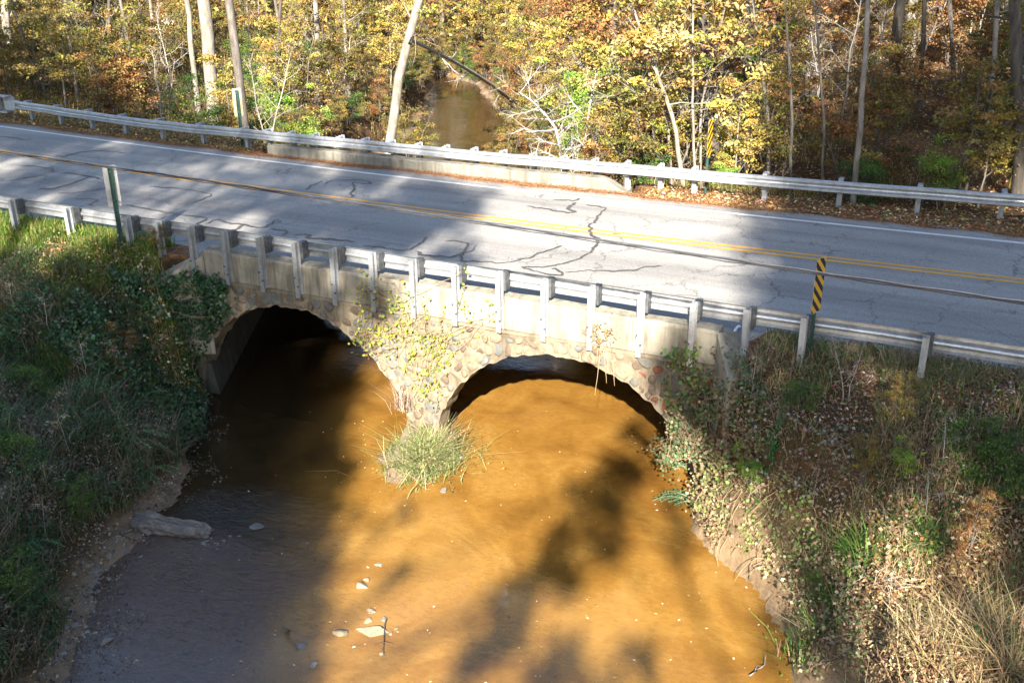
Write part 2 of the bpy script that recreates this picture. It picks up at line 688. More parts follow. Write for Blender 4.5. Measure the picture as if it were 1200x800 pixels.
ms.inputs[1].default_value = .22
vd = N.new('ShaderNodeVectorMath')
vd.operation = 'DISTANCE'
vd.inputs[1].default_value = (4.9, -5.6, ZW)
L.new(p, vd.inputs[0])
vm = N.new('ShaderNodeMapRange')
vm.inputs['From Min'].default_value = 3.2
vm.inputs['From Max'].default_value = .8
vm.inputs['To Max'].default_value = 4.0
L.new(vd.outputs['Value'], vm.inputs['Value'])
va = N.new('ShaderNodeMath')
va.operation = 'ADD'
L.new(rm.outputs[0], va.inputs[0])
L.new(vm.outputs[0], va.inputs[1])
L.new(va.outputs[0], ms.inputs[0])
L.new(ms.outputs[0], bp.inputs['Strength'])
fr = N.new('ShaderNodeFresnel')
fr.inputs['IOR'].default_value = 1.6
L.new(bp.outputs[0], fr.inputs['Normal'])
gl = N.new('ShaderNodeBsdfGlossy')
gl.inputs['Roughness'].default_value = .04
L.new(bp.outputs[0], gl.inputs['Normal'])
df = N.new('ShaderNodeBsdfDiffuse')
nc = noise(N, L, .5, 5, .6, p, 1.2)
rc = ramp(N, [(.3, (.25, .115, .022)), (.5, (.36, .18, .036)), (.72, (.46, .255, .062))])
L.new(nc.outputs[0], rc.inputs[0])
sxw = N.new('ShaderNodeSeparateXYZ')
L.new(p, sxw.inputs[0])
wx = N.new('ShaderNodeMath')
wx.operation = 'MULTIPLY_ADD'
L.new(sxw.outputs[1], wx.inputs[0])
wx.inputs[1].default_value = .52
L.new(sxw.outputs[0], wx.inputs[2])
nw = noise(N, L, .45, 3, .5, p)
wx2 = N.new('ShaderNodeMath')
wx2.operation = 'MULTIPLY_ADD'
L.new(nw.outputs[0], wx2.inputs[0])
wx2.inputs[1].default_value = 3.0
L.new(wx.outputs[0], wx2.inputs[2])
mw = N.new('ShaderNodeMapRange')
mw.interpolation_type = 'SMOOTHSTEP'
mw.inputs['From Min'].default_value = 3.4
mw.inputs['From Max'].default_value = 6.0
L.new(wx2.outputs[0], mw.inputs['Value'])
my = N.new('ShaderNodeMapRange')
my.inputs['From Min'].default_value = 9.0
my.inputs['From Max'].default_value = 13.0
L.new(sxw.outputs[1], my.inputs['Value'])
nr = noise(N, L, 7, 4, .6, mp.outputs[0], .5)
rr_ = ramp(N, [(.32, (.88, .86, .83)), (.5, (1, 1, 1)), (.68, (1.09, 1.09, 1.08))])
L.new(nr.outputs[0], rr_.inputs[0])
silt = mixc(N, L, 1., rc.outputs[0], rr_.outputs[0], 'MULTIPLY')
# dark clear pool above the log, partly shade put into its colour; sandy riffle below
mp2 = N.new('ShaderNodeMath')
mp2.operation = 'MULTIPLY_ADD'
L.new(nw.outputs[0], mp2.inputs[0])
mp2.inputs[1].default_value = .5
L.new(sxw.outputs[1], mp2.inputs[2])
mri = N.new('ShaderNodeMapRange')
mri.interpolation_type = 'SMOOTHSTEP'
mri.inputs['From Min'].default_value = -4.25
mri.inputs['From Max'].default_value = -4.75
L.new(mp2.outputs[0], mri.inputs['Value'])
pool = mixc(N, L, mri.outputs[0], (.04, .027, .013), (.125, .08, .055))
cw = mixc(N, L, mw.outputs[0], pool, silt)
L.new(mixc(N, L, my.outputs[0], cw, (.085, .05, .017)), df.inputs['Color'])  # upstream creek tinted darker, standing in for the shade over it
tr = N.new('ShaderNodeBsdfTransparent')
tr.inputs['Color'].default_value = (.86, .6, .28, 1)
m1 = N.new('ShaderNodeMixShader')
m1.inputs[0].default_value = .55
L.new(tr.outputs[0], m1.inputs[1])
L.new(df.outputs[0], m1.inputs[2])
m2 = N.new('ShaderNodeMixShader')
L.new(fr.outputs[0], m2.inputs[0])
L.new(m1.outputs[0], m2.inputs[1])
L.new(gl.outputs[0], m2.inputs[2])
L.new(m2.outputs[0], N['Material Output'].inputs[0])
M['water'] = m


# striped marker sheeting
def stripes(name, sgn):
    m, nt, N, L, b = new_mat(name)
    tc = N.new('ShaderNodeTexCoord')
    s = N.new('ShaderNodeSeparateXYZ')
    L.new(tc.outputs['Object'], s.inputs[0])
    a = N.new('ShaderNodeMath')
    a.operation = 'MULTIPLY_ADD'
    L.new(s.outputs[0], a.inputs[0])
    a.inputs[1].default_value = sgn
    L.new(s.outputs[2], a.inputs[2])
    d = N.new('ShaderNodeMath')
    d.operation = 'MULTIPLY'
    d.inputs[1].default_value = 1 / .21
    L.new(a.outputs[0], d.inputs[0])
    f = N.new('ShaderNodeMath')
    f.operation = 'FRACT'
    L.new(d.outputs[0], f.inputs[0])
    g = N.new('ShaderNodeMath')
    g.operation = 'GREATER_THAN'
    g.inputs[1].default_value = .5
    L.new(f.outputs[0], g.inputs[0])
    c = mixc(N, L, g.outputs[0], (.62, .33, .012), (.012, .012, .012))
    L.new(c, b.inputs['Base Color'])
    b.inputs['Roughness'].default_value = .4
    return m


M['stripe_a'] = stripes('yellow_black_sheeting', 1.0)
M['stripe_b'] = stripes('yellow_black_sheeting_mirrored', -1.0)
M['sign_back'] = simple('bare_sign_back', [(.3, (.34, .33, .3)), (.7, (.48, .47, .43))], 5, .55, .2, bs=.05)
M['mossy_back'] = simple('mossy_sign_back', [(.35, (.36, .33, .26)), (.55, (.42, .36, .2)), (.75, (.45, .33, .1))], 4, .7, bs=.05)

# ------------------------------------------------------------------ terrain
LY = np.array([-80, -30, -14, -8.8, -7.6, -6.2, -5, -3.5, -2, -.5, -.2, 9.6, 14, 20, 29, 38, 46, 70, 130, 300.])
LX = np.array([46, 19, 8.5, 4.8, 4.0, 2.9, 2.4, 2.0, 1.1, 0, -.4, -5.8, -8.0, -10.0, -12.8, -17.2, -21.5, -56, -130, -330.])
RY = np.array([-80, -30, -14, -8, -4.4, -3.6, -2.5, -1.6, -.9, -.2, 9.6, 14, 20, 29, 38, 46, 70, 130, 300.])
RX = np.array([57, 28.5, 18.5, 15.6, 14.4, 14.1, 13.4, 12.3, 11.7, 11.6, 6.4, 2.8, -1.2, -6.0, -12.0, -17.6, -51, -124, -322.])


def seg_dist(x, y, PX, PY):
    d = np.full(np.shape(x), 1e9)
    for i in range(len(PX) - 1):
        ax, ay, bx, by = PX[i], PY[i], PX[i + 1], PY[i + 1]
        vx, vy = bx - ax, by - ay
        t = np.clip(((x - ax) * vx + (y - ay) * vy) / (vx * vx + vy * vy), 0, 1)
        d = np.minimum(d, np.hypot(x - ax - t * vx, y - ay - t * vy))
    return d


def stream_d(x, y):
    """signed distance to the water's edge (negative in the stream), and +1 on the right bank, -1 on the left"""
    lx = np.interp(y, LY, LX)
    rx = np.interp(y, RY, RX)
    d = np.minimum(seg_dist(x, y, LX, LY), seg_dist(x, y, RX, RY))
    ins = (x > lx) & (x < rx)
    d = np.where(ins, -d, d)
    am = np.where(x < (lx + rx) / 2, .75, .35) * sstep(.4, 2.5, -y) + .5 * sstep(12, 16, y)
    d = d + am * (.7 * (vnoise(x, y, 1.1, 71) - .5) + .45 * (vnoise(x, y, .4, 72) - .5))
    return d, np.where(x > (lx + rx) / 2, 1, -1)


def curve(x):
    d = np.abs(np.asarray(x, float) - 5)
    return np.where(d < 32, .0017 * d * d, .0017 * 32 * 32 + .109 * (d - 32))


def curve_n(x):
    d = np.abs(np.asarray(x, float) - 5)
    return np.where(d < 14, 0, curve(5 + d) - curve(19.))


def sstep(a, b, t):
    t = np.clip((t - a) / (b - a), 0, 1)
    return t * t * (3 - 2 * t)


def hgt(x, y):
    x = np.asarray(x, float)
    y = np.asarray(y, float)
    d, side = stream_d(x, y)
    rough = (vnoise(x, y, 1.7, 1) - .5) * .3 + (vnoise(x, y, .6, 2) - .5) * .13
    big = (vnoise(x, y, 11, 3) - .5) * 1.2
    yn = -.25 + curve_n(x) + (vnoise(x, y, 2.0, 9) - .5) * .2
    yf = 10.6 + curve(x)
    off_n = np.maximum(0, yn - y)
    off_f = np.maximum(0, y - yf)
    emb = -.735 - np.minimum(off_n, .5) * .35 - .62 * np.maximum(0, off_n - .3) - .5 * off_f
    up_r = -2.4 + .165 * np.clip(d - 2.5, 0, 42) + .03 * np.clip(d, 0, 200)
    up_l = -2.3 + .035 * np.clip(d, 0, 200) + big * .5
    dn = np.where(side > 0, -2.6 + .05 * np.clip(d, 0, 60), -2.9 + .06 * np.clip(d, 0, 60))
    land = np.where(y > 5, np.where(side > 0, up_r, up_l), dn)
    onroad = (off_n + off_f) <= 0
    top = np.where(onroad, emb, np.maximum(emb + rough * np.minimum(1, (off_n + off_f) * 1.2), land + rough))
    dd = np.maximum(d, 0)
    kr = np.where(side > 0, 1.7, .8)
    bank = np.where(y > 5, ZW + 1.9 * dd, ZW - .02 + kr * dd + .25 * dd * sstep(.8, 2, dd))
    bank = bank + np.where((y < 5), 3.2 * np.maximum(0, y + np.where(side > 0, 2.0, 1.5) + .3 * rough) * sstep(.1, .7, dd) + 12 * sstep(-.22, -.05, y) * (dd > 0), 0) + rough * .8 * sstep(0, .6, dd)
    bank = np.where((y > 5) & (y < 13), bank + 2.5 * np.maximum(0, 11.8 - y) * sstep(.1, .8, dd), bank)
    h = np.minimum(top, bank)
    bed = ZW - .06 - .55 * sstep(0, 2.0, -d) + ((vnoise(x, y, 1.4, 5) - .5) * .28 + (vnoise(x, y, .45, 6) - .5) * .1) * sstep(0, .8, -d)
    # shallow shoal in the middle of the downstream pool
    sh = np.exp(-(((x - 7.6) / 1.5) ** 2 + ((y + 5.6) / 1.6) ** 2))
    bed = bed + .42 * sh * sstep(0, 1.5, -d)
    bed = np.minimum(bed, ZW - .035)
    md = ZW - .12 + .36 * np.exp(-(((x - 5.85) / .75) ** 2 + ((y + .75) / .85) ** 2)) + .12 * (vnoise(x, y, .3, 73) - .5)
    bed = np.maximum(bed, np.where((y < .3) & (y > -3.5), md, -99))
    h = np.where(d < 0, bed, h)
    box = (y > -.12) & (y < 9.75) & (np.abs(x - (5.6 - .545 * y)) < 6.35)
    return np.where(box, ZW - .55, h)


def lin(a, b, s):
    return np.arange(a, b, s)


gx = np.concatenate([-60 - np.cumsum(np.linspace(6, 60, 14))[::-1], lin(-60, -34, 2.0), lin(-34, -12, .4), lin(-12, 19, .16), lin(19, 30, .8), lin(30, 60, 3), 60 + np.cumsum(np.linspace(6, 60, 14))])
gy = np.concatenate([-60 - np.cumsum(np.linspace(6, 60, 12))[::-1], lin(-60, -12, 2.4), lin(-12, -2, .18), lin(-2, .3, .1), lin(.3, 10, .5), lin(10, 14, .25), lin(14, 60, .4), lin(60, 130, 4), 130 + np.cumsum(np.linspace(6, 60, 12))])
GX, GY = np.meshgrid(gx, gy)
GZ = hgt(GX, GY)
nx, ny = len(gx), len(gy)
ii = (np.arange(ny - 1)[:, None] * nx + np.arange(nx - 1)[None, :]).ravel()
gF = np.stack([ii, ii + 1, ii + 1 + nx, ii + nx], 1)
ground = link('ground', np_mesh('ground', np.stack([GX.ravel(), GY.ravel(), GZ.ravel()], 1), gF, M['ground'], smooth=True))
tag(ground, kind='structure')


def h1(x, y):
    return float(hgt(np.array([x]), np.array([y]))[0])


def ground_at(px, py, tmin=6, tmax=140, lift=0.0):
    d = ray(px, py)
    t = np.arange(tmin, tmax, .12)
    P = CAM + d * t[:, None]
    below = P[:, 2] < np.maximum(hgt(P[:, 0], P[:, 1]) + lift, ZW - .0)
    if not below.any():
        return P[-1]
    return P[below.argmax()]


# water: one sheet following the channel
wy = np.concatenate([lin(-60, -12, 2.), lin(-12, 12, .5), lin(12, 60, 1.5), lin(60, 200, 6)])
ww = np.linspace(-.35, 1.35, 16)
wl, wr = np.interp(wy, LY, LX), np.interp(wy, RY, RX)
WV = np.stack([(wl[:, None] + (wr - wl)[:, None] * ww[None, :]), np.repeat(wy[:, None], 16, 1), np.full((len(wy), 16), ZW)], -1)
i0 = (np.arange(len(wy) - 1)[:, None] * 16 + np.arange(15)[None, :]).ravel()
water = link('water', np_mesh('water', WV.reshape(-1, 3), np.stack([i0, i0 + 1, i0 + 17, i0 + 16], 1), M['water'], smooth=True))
tag(water, kind='structure')

# ------------------------------------------------------------------ road
XS = np.concatenate([np.arange(-90, -20, 2.), np.arange(-20, 24, .4), np.arange(24, 92, 2.)])


def near_edge(x):
    e = .1 + .75 * sstep(12.15, 12.5, x) + .4 * sstep(-.5, -1.0, x)
    return e + curve_n(x) + (vnoise(x, x * 0, .7, 4) - .5) * .16 * np.where((x > 12.3) | (x < -1), 1, 0)


def far_edge(x):
    return 9.0 + curve(x) + (vnoise(x, x * 0, .9, 5) - .5) * .3


def strip(x, ya, yb, z, skirt=0.0):
    n = len(x)
    rows = [np.stack([x, ya, np.full(n, z)], 1), np.stack([x, yb, np.full(n, z)], 1)]
    if skirt:
        rows = [np.stack([x, ya, np.full(n, z - skirt)], 1)] + rows + [np.stack([x, yb, np.full(n, z - skirt)], 1)]
    V = np.concatenate(rows)
    F = []
    i = np.arange(n - 1)
    for k in range(len(rows) - 1):
        F.append(np.stack([k * n + i, k * n + i + 1, (k + 1) * n + i + 1, (k + 1) * n + i], 1))
    return V, np.concatenate(F)


XR = np.concatenate([np.arange(-90, -20, 2.), np.arange(-20, 24, .1), np.arange(24, 92, 2.)])
V, F = strip(XR, near_edge(XR), far_edge(XR), ZR, .1)
road = link('road', np_mesh('road', V, F, M['asphalt']))
tag(road, kind='structure')
for nm_, mat_, y0, w_ in (('centre_line', 'yellow_line', 5.62, .11), ('centre_line', 'yellow_line', 5.36, .11), ('edge_line', 'white_line', 8.39, .13), ('edge_line', 'white_line', 1.62, .12)):
    yc = y0 + (curve(XS) * (1 if y0 > 5 else .5))
    wob = (vnoise(XS, XS * 0 + y0, 6, 8) - .5) * .04
    V, F = strip(XS, yc - w_ / 2 + wob, yc + w_ / 2 + wob, ZR + .005)
    link(nm_, np_mesh(nm_, V, F, M[mat_]), road)
V = np.array([at(1092, 265.2, z=ZR + .006), at(1124, 268.4, z=ZR + .006), at(1124, 266.2, z=ZR + .006), at(1092, 263.6, z=ZR + .006)])
link('paint_mark', np_mesh('paint_mark', V, np.array([[0, 1, 2, 3]]), M['blue_mark']), road)


def zoompts(x0, y0, s, pts):
    return [(x0 + a / s, y0 + b_ / s) for a, b_ in pts]


TAR = [
    zoompts(400, 270, 8, [(810, 60), (770, 105), (700, 160), (630, 190), (540, 188), (430, 172), (330, 155), (200, 150)]),
    zoompts(400, 270, 8, [(975, 100), (1030, 92), (1110, 105), (1170, 125), (1185, 160), (1160, 200), (1100, 235), (1000, 258), (900, 250), (800, 240), (740, 232), (715, 205)]),
    zoompts(480, 240, 4, [(315, 190), (290, 215), (250, 232), (235, 245), (250, 264), (300, 270), (370, 270), (440, 278), (500, 270), (580, 245), (650, 215), (715, 195)]),
    zoompts(480, 240, 4, [(880, 185), (870, 205), (830, 235), (770, 265), (700, 285), (620, 297), (515, 290), (560, 305), (640, 325), (710, 340), (728, 320), (700, 308), (665, 303)]),
    zoompts(480, 240, 4, [(728, 318), (800, 308), (880, 308), (960, 313), (1040, 310), (1110, 292), (1180, 288)]),
    zoompts(480, 240, 4, [(830, 0), (910, 12), (925, 22), (890, 45), (870, 80), (840, 100), (855, 120), (850, 150), (890, 165), (880, 185)]),
    zoompts(480, 240, 4, [(750, 5), (745, 22), (780, 38), (720, 35), (640, 22), (550, 8)]),
    zoompts(530, 150, 8, [(950, 675), (1050, 680), (1150, 685), (1200, 665)]),
    zoompts(530, 150, 8, [(1160, 700), (1120, 725), (1080, 755), (1120, 775), (1160, 795)]),
    zoompts(380, 150, 8, [(0, 530), (60, 495), (150, 490), (300, 490), (400, 500), (455, 525), (380, 530), (290, 515), (260, 515), (290, 545), (270, 590), (250, 620), (265, 645)]),
    zoompts(270, 250, 8, [(0, 98), (130, 100), (190, 128), (270, 140), (350, 120), (400, 95), (420, 65), (490, 72), (430, 90)]),
    zoompts(270, 250, 8, [(380, 140), (450, 160), (530, 170), (535, 190), (480, 210)]),
    zoompts(270, 250, 8, [(590, 205), (700, 195), (760, 210), (700, 225), (740, 240), (830, 240), (920, 245), (1050, 255), (1170, 275)]),
    zoompts(270, 250, 8, [(130, 100), (100, 130), (40, 160)]),
    zoompts(0, 180, 4, [(295, 90), (380, 100), (420, 108), (470, 120)]),
    zoompts(0, 180, 4, [(415, 112), (330, 145), (240, 170), (180, 165)]),
    zoompts(0, 180, 4, [(250, 187), (370, 185), (450, 170), (510, 160)]),
    zoompts(0, 180, 4, [(350, 210), (430, 212), (475, 220), (410, 240), (440, 250), (510, 240)]),
    zoompts(0, 180, 4, [(590, 240), (690, 262), (760, 270), (780, 280), (860, 292), (960, 298), (970, 310), (920, 335)]),
    zoompts(0, 180, 4, [(960, 330), (1030, 305), (1060, 330), (1120, 330), (1200, 345)]),
    zoompts(0, 180, 4, [(40, 130), (150, 110), (240, 90), (260, 75), (190, 65), (150, 58), (80, 60)]),
    zoompts(0, 180, 4, [(700, 155), (850, 165), (1000, 190), (980, 205), (900, 235)]),
    zoompts(0, 100, 8, [(0, 480), (120, 490), (260, 515), (300, 500)]),
    zoompts(0, 100, 8, [(520, 655), (590, 675), (650, 650), (780, 625), (950, 615), (1200, 640)]),
    zoompts(230, 140, 8, [(1030, 660), (1080, 630), (1110, 605), (1180, 580)]),
]
for tp in TAR:
    P = np.array([at(a, b_, z=ZR)[:2] for a, b_ in tp])
    t = np.linspace(0, len(P) - 1, len(P) * 4)
    Q = np.stack([np.interp(t, np.arange(len(P)), P[:, k]) for k in (0, 1)], 1)
    K = np.array([.25, .5, .25])
    for _ in range(3):
        Q[1:-1] = Q[:-2] * .25 + Q[1:-1] * .5 + Q[2:] * .25
    T = unit(np.gradient(Q, axis=0))
    Nn = np.stack([-T[:, 1], T[:, 0]], 1)
    w_ = .5 * (.022 + .05 * vnoise(Q[:, 0], Q[:, 1], .4, 6) + .03 * (vnoise(Q[:, 0], Q[:, 1], 1.5, 7) > .6))[:, None]
    w_[0] *= .4
    w_[-1] *= .4
    Q[1:-1] += (np.stack([vnoise(Q[1:-1, 0], Q[1:-1, 1], .12, 44), vnoise(Q[1:-1, 0], Q[1:-1, 1], .12, 45)], 1) - .5) * .11
    n = len(Q)
    zz = ZR + .009 + np.arange(n) * .0004
    V = np.concatenate([np.c_[Q - Nn * w_, zz], np.c_[Q + Nn * w_, zz]])
    i = np.arange(n - 1)
    link('crack_sealant', np_mesh('crack_sealant', V, np.stack([i, i + 1, i + 1 + n, i + n], 1), M['tar']), road)

# ------------------------------------------------------------------ bridge
bridge = empty('stone_bridge', (5.6, -.2, ZW))
tag(bridge, 'twin arch stone bridge with concrete parapets carrying the road over the brown stream', 'bridge')
BO = np.array(bridge.location)


def put(mb, name, mat, parent=bridge, smooth=False, bevel=0):
    o = mb.build(name, mat, parent, smooth, bevel)
    if parent is bridge:
        o.matrix_parent_inverse = Matrix.Translation(-Vector(BO))
    return o


ARC = [(2.418, -4.43, 2.945), (8.811, -4.43, 2.955)]


def arch_wave(k, a):
    return .014 * math.sin(a * 23 + k) + .012 * math.sin(a * 41 + 2 * k) + .01 * math.sin(a * 67 + k * 3)


def spandrel(Y0, Y1, shift, xa, xb, ztop, name, rough=True):
    """masonry wall with two arch openings: built column by column between arch and top"""
    xs = list(np.arange(xa, xb + .001, .06))
    for cx, cz, R in ARC:
        xs += [cx + shift + (R - .021) * math.cos(a) for a in np.linspace(0.02, math.pi - .02, 120)]
    xs = np.array(sorted(xs))
    xs = xs[np.r_[True, np.diff(xs) > .004]]
    mb = MB()

    def zbot(x):
        z = ZW - .7
        for k, (cx, cz, R) in enumerate(ARC):
            dx = x - cx - shift
            if abs(dx) < R - .02:
                a = math.acos(max(-1, min(1, dx / R)))
                rr = R + (arch_wave(k, a) if rough else 0)
                z = max(z, cz + math.sqrt(max(0, rr * rr - dx * dx)))
        return z
    zb = [min(zbot(x), ztop - .1) for x in xs]
    nz = 10
    Vf, Vb = [], []
    for x, z0 in zip(xs, zb):
        for j in range(nz + 1):
            z = z0 + (ztop - z0) * j / nz
            yy = Y0 - (.06 * (vnoise(x, z, .2, 12) - .3) + .03 * (vnoise(x, z, .09, 13) - .4) if rough else 0)
            Vf.append((x, yy, z))
            Vb.append((x, Y1, z))
    n = len(xs)
    st = nz + 1
    F = []
    for i in range(n - 1):
        for j in range(nz):
            a = i * st + j
            F.append((a, a + st, a + st + 1, a + 1))
            bb = n * st + a
            F.append((bb, bb + 1, bb + st + 1, bb + st))
        a = i * st
        F.append((a, n * st + a, n * st + a + st, a + st))          # soffit
        a = i * st + nz
        F.append((a, a + st, n * st + a + st, n * st + a))
    for i in (0, n - 1):
        for j in range(nz):
            a = i * st + j
            F.append((a, a + 1, n * st + a + 1, n * st + a))
    mb.add(np.array(Vf + Vb), F)
    return put(mb, name, M['mortar'])


wall = spandrel(-.2, .25, 0, -1.25, 12.35, -1.15, 'spandrel_wall')
tag(wall, 'front wall of rubble stones set in pale mortar above the two arches')
farw = spandrel(9.45, 9.8, -5.3, -7.0, 7.4, -1.15, 'spandrel_wall', rough=False)

# rubble stones: relaxed Voronoi-like cells in the plane of the wall


def in_wall(x, z, m_=.0):
    ok = (z < -1.2) & (z > ZW - .25) & (x > -1.15) & (x < 12.25)
    for cx, cz, R in ARC:
        ok &= np.hypot(x - cx, z - cz) > R + .09 + m_
    return ok


cand = []
r_ = np.random.default_rng(5)
tries = 0
while tries < 60000 and len(cand) < 299:
    x, z = r_.uniform(-1.15, 12.25), r_.uniform(ZW - .25, -1.22)
    tries += 1
    if not in_wall(np.array(x), np.array(z), -.02):
        continue
    mn = .13 + .21 * r_.random() ** 1.5
    if all((x - a) ** 2 + (z - c_) ** 2 > (mn * .5 + s * .5) ** 2 for a, c_, s in cand):
        cand.append((x, z, mn))
cand = np.array(cand)
WI = bridge
for k, (x, z, s) in enumerate(cand):
    # polygon: intersection of half-planes towards the neighbours, shrunk
    dv = cand[:, :2] - (x, z)
    dist = np.hypot(dv[:, 0], dv[:, 1])
    nb = np.argsort(dist)[1:14]
    an = np.linspace(0, 2 * math.pi, 9, endpoint=False) + r_.random() * .5
    rad = []
    for a in an:
        u = np.array([math.cos(a), math.sin(a)])
        rmax = s * .8
        for j in nb:
            e = dv[j] / dist[j]
            c_ = u @ e
            if c_ > .05:
                rmax = min(rmax, dist[j] * (s / (s + cand[j, 2])) / c_)
        rad.append(max(.04, rmax * r_.uniform(.8, 1.0) - .005))
    rad = np.array(rad)
    rad = np.minimum(rad, np.roll(rad, 1) * .5 + np.roll(rad, -1) * .5 + .03)
    P = np.stack([np.cos(an) * rad * 1.0, np.sin(an) * rad], 1)
    for cx, cz, R in ARC:                      # keep clear of the arch opening
        q = P + (x - cx, z - cz)
        rr = np.hypot(q[:, 0], q[:, 1])
        f_ = np.maximum(1, (R + .04) / rr)
        P = q * f_[:, None] - (x - cx, z - cz)
    P[:, 1] = np.minimum(P[:, 1], -1.19 - z)
    dep = r_.uniform(.0, .048)
    n = len(P)
    tilt = r_.normal(0, .2, 2)
    ring = lambda f, y: np.stack([P[:, 0] * f, np.full(n, y) + (P @ tilt) * (1 if y < -.001 else 0), P[:, 1] * f], 1)
    V = np.concatenate([ring(1.0, .06), ring(.97, -dep * .55), ring(.8, -dep + r_.normal(0, .008)), np.array([[0, -dep * 1.06, 0]])])
    F4, F3 = [], []
    for q in range(2):
        for i in range(n):
            j = (i + 1) % n
            F4.append((q * n + i, q * n + j, (q + 1) * n + j, (q + 1) * n + i))
    for i in range(n):
        F3.append((2 * n + i, 2 * n + (i + 1) % n, 3 * n))
    # darker, redder stones at the right end, as in the wall
    if x > 10.3 and r_.random() < .12:
        mt = RED_STONE
    elif x > 10.2:
        mt = STONES[int(r_.choice([0, 2, 3, 2]))]
    elif x < 2.5:
        mt = STONES[int(r_.choice([0, 2, 3, 1]))]
    else:
        mt = STONES[int(r_.choice([0, 1, 1, 2, 3, 4, 4]))]
    me = np_mesh('stone', V, [np.array(F4), np.array(F3)], mt, smooth=True)
    o = link('stone', me, wall)
    o.matrix_parent_inverse = wall.matrix_parent_inverse.copy() if False else Matrix.Identity(4)
    o.location = (x, -.215, z)

# parapet: cast concrete, joints and a drip ledge, in bays
for a, bb in ((.1, 3.2), (3.21, 6.9), (6.91, 10.2), (10.21, 11.78)):
    mb = MB()
    n = max(2, int((bb - a) / .2))
    xs = np.linspace(a, bb, n)
    prof = [(-.2, -1.12), (-.2, -.52), (-.17, -.47), (.12, -.455), (.15, -.49), (.15, -1.12)]
    V = []
    for x in xs:
        for (y, z) in prof:
            V.append((x, y + (vnoise(x, z * 7, .5, 21) - .5) * .014, z + (vnoise(x, y * 9, .35, 22) - .5) * (.03 if z > -.6 else 0)))
    k = len(prof)
    F = [(i * k + j, (i + 1) * k + j, (i + 1) * k + (j + 1) % k, i * k + (j + 1) % k) for i in range(n - 1) for j in range(k)]
    F += [tuple(range(k)), tuple((n - 1) * k + j for j in range(k))[::-1]]
    mb.add(np.array(V), F)
    put(mb, 'parapet', M['concrete'])
mb = MB()
V = []
xs = np.linspace(-.9, 12.3, 60)
for x in xs:
    w_ = .03 + .05 * vnoise(x, 0, .6, 31)
    V += [(x, -.2 - w_, -1.185 + .02 * vnoise(x, 3, .4, 3)), (x, -.2 - w_ + .01, -1.125 + .025 * vnoise(x, 5, .3, 3)), (x, -.1, -1.11), (x, -.1, -1.19)]
F = [(i * 4 + j, (i + 1) * 4 + j, (i + 1) * 4 + (j + 1) % 4, i * 4 + (j + 1) % 4) for i in range(59) for j in range(4)]
mb.add(np.array(V), F)
put(mb, 'ledge', M['mortar'])
# wing walls
mb = MB()
mb.hexa(np.array([(11.76, -.22, -3.4), (12.14, .1, -3.4), (12.62, -.75, -3.4), (12.25, -1.0, -3.4),
                  (11.76, -.22, -.47), (12.06, .1, -.5), (12.52, -.75, -.95), (12.2, -.98, -.98)]))
put(mb, 'wing_wall', M['concrete'], bevel=.03)
mb = MB()
mb.hexa(np.array([(-1.3, -.62, -3.0), (-1.0, -.8, -3.0), (.1, -.215, -3.0), (-.2, .1, -3.0),
                  (-1.3, -.6, -1.25), (-1.05, -.8, -1.28), (.1, -.215, -.62), (-.15, .1, -.58)]))
put(mb, 'wing_wall', M['concrete'], bevel=.03)
# far parapet with a sloped right end
xs = np.linspace(-5.85, 6.5, 64)
mb = MB()
V = []
for x in xs:
    zt = -.42 - .3 * float(sstep(5.7, 6.5, x)) + (vnoise(x, 0, .4, 41) - .5) * .03
    yy = 9.4 + (vnoise(x, 1, 1., 42) - .5) * .03
    V += [(x, yy, -1.2), (x, yy, zt - .03), (x, yy + .03, zt), (x, yy + .36, zt), (x, yy + .4, zt - .03), (x, yy + .4, -1.2)]
F = [(i * 6 + j, (i + 1) * 6 + j, (i + 1) * 6 + (j + 1) % 6, i * 6 + (j + 1) % 6) for i in range(63) for j in range(6)]
F += [tuple(range(6)), tuple(63 * 6 + j for j in range(6))[::-1]]
mb.add(np.array(V), F)
put(mb, 'parapet', M['far_concrete'])
# barrels
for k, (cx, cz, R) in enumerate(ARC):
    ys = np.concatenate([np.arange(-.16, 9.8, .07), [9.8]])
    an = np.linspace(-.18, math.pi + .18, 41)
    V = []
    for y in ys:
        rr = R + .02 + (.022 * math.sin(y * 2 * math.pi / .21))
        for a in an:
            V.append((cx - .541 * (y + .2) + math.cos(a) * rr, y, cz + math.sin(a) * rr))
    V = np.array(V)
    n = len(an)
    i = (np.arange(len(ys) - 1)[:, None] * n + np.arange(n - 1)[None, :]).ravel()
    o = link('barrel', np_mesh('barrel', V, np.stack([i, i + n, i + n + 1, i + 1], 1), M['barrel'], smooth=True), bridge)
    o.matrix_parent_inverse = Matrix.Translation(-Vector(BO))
# bench footing along the left barrel wall and block at the pier nose
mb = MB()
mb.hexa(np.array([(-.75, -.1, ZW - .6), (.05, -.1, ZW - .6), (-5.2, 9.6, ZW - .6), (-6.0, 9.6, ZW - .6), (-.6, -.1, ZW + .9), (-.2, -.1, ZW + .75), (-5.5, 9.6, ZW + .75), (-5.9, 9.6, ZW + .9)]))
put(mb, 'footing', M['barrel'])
mb = MB()
mb.hexa(np.array([(5.35, -1.15, ZW - .6), (6.35, -1.25, ZW - .6), (6.2, -.15, ZW - .6), (5.1, -.15, ZW - .6), (5.4, -1.1, ZW + .16), (6.3, -1.2, ZW + .13), (6.05, -.15, ZW + .45), (5.2, -.15, ZW + .45)]))
put(mb, 'footing', M['mortar'], bevel=.04)
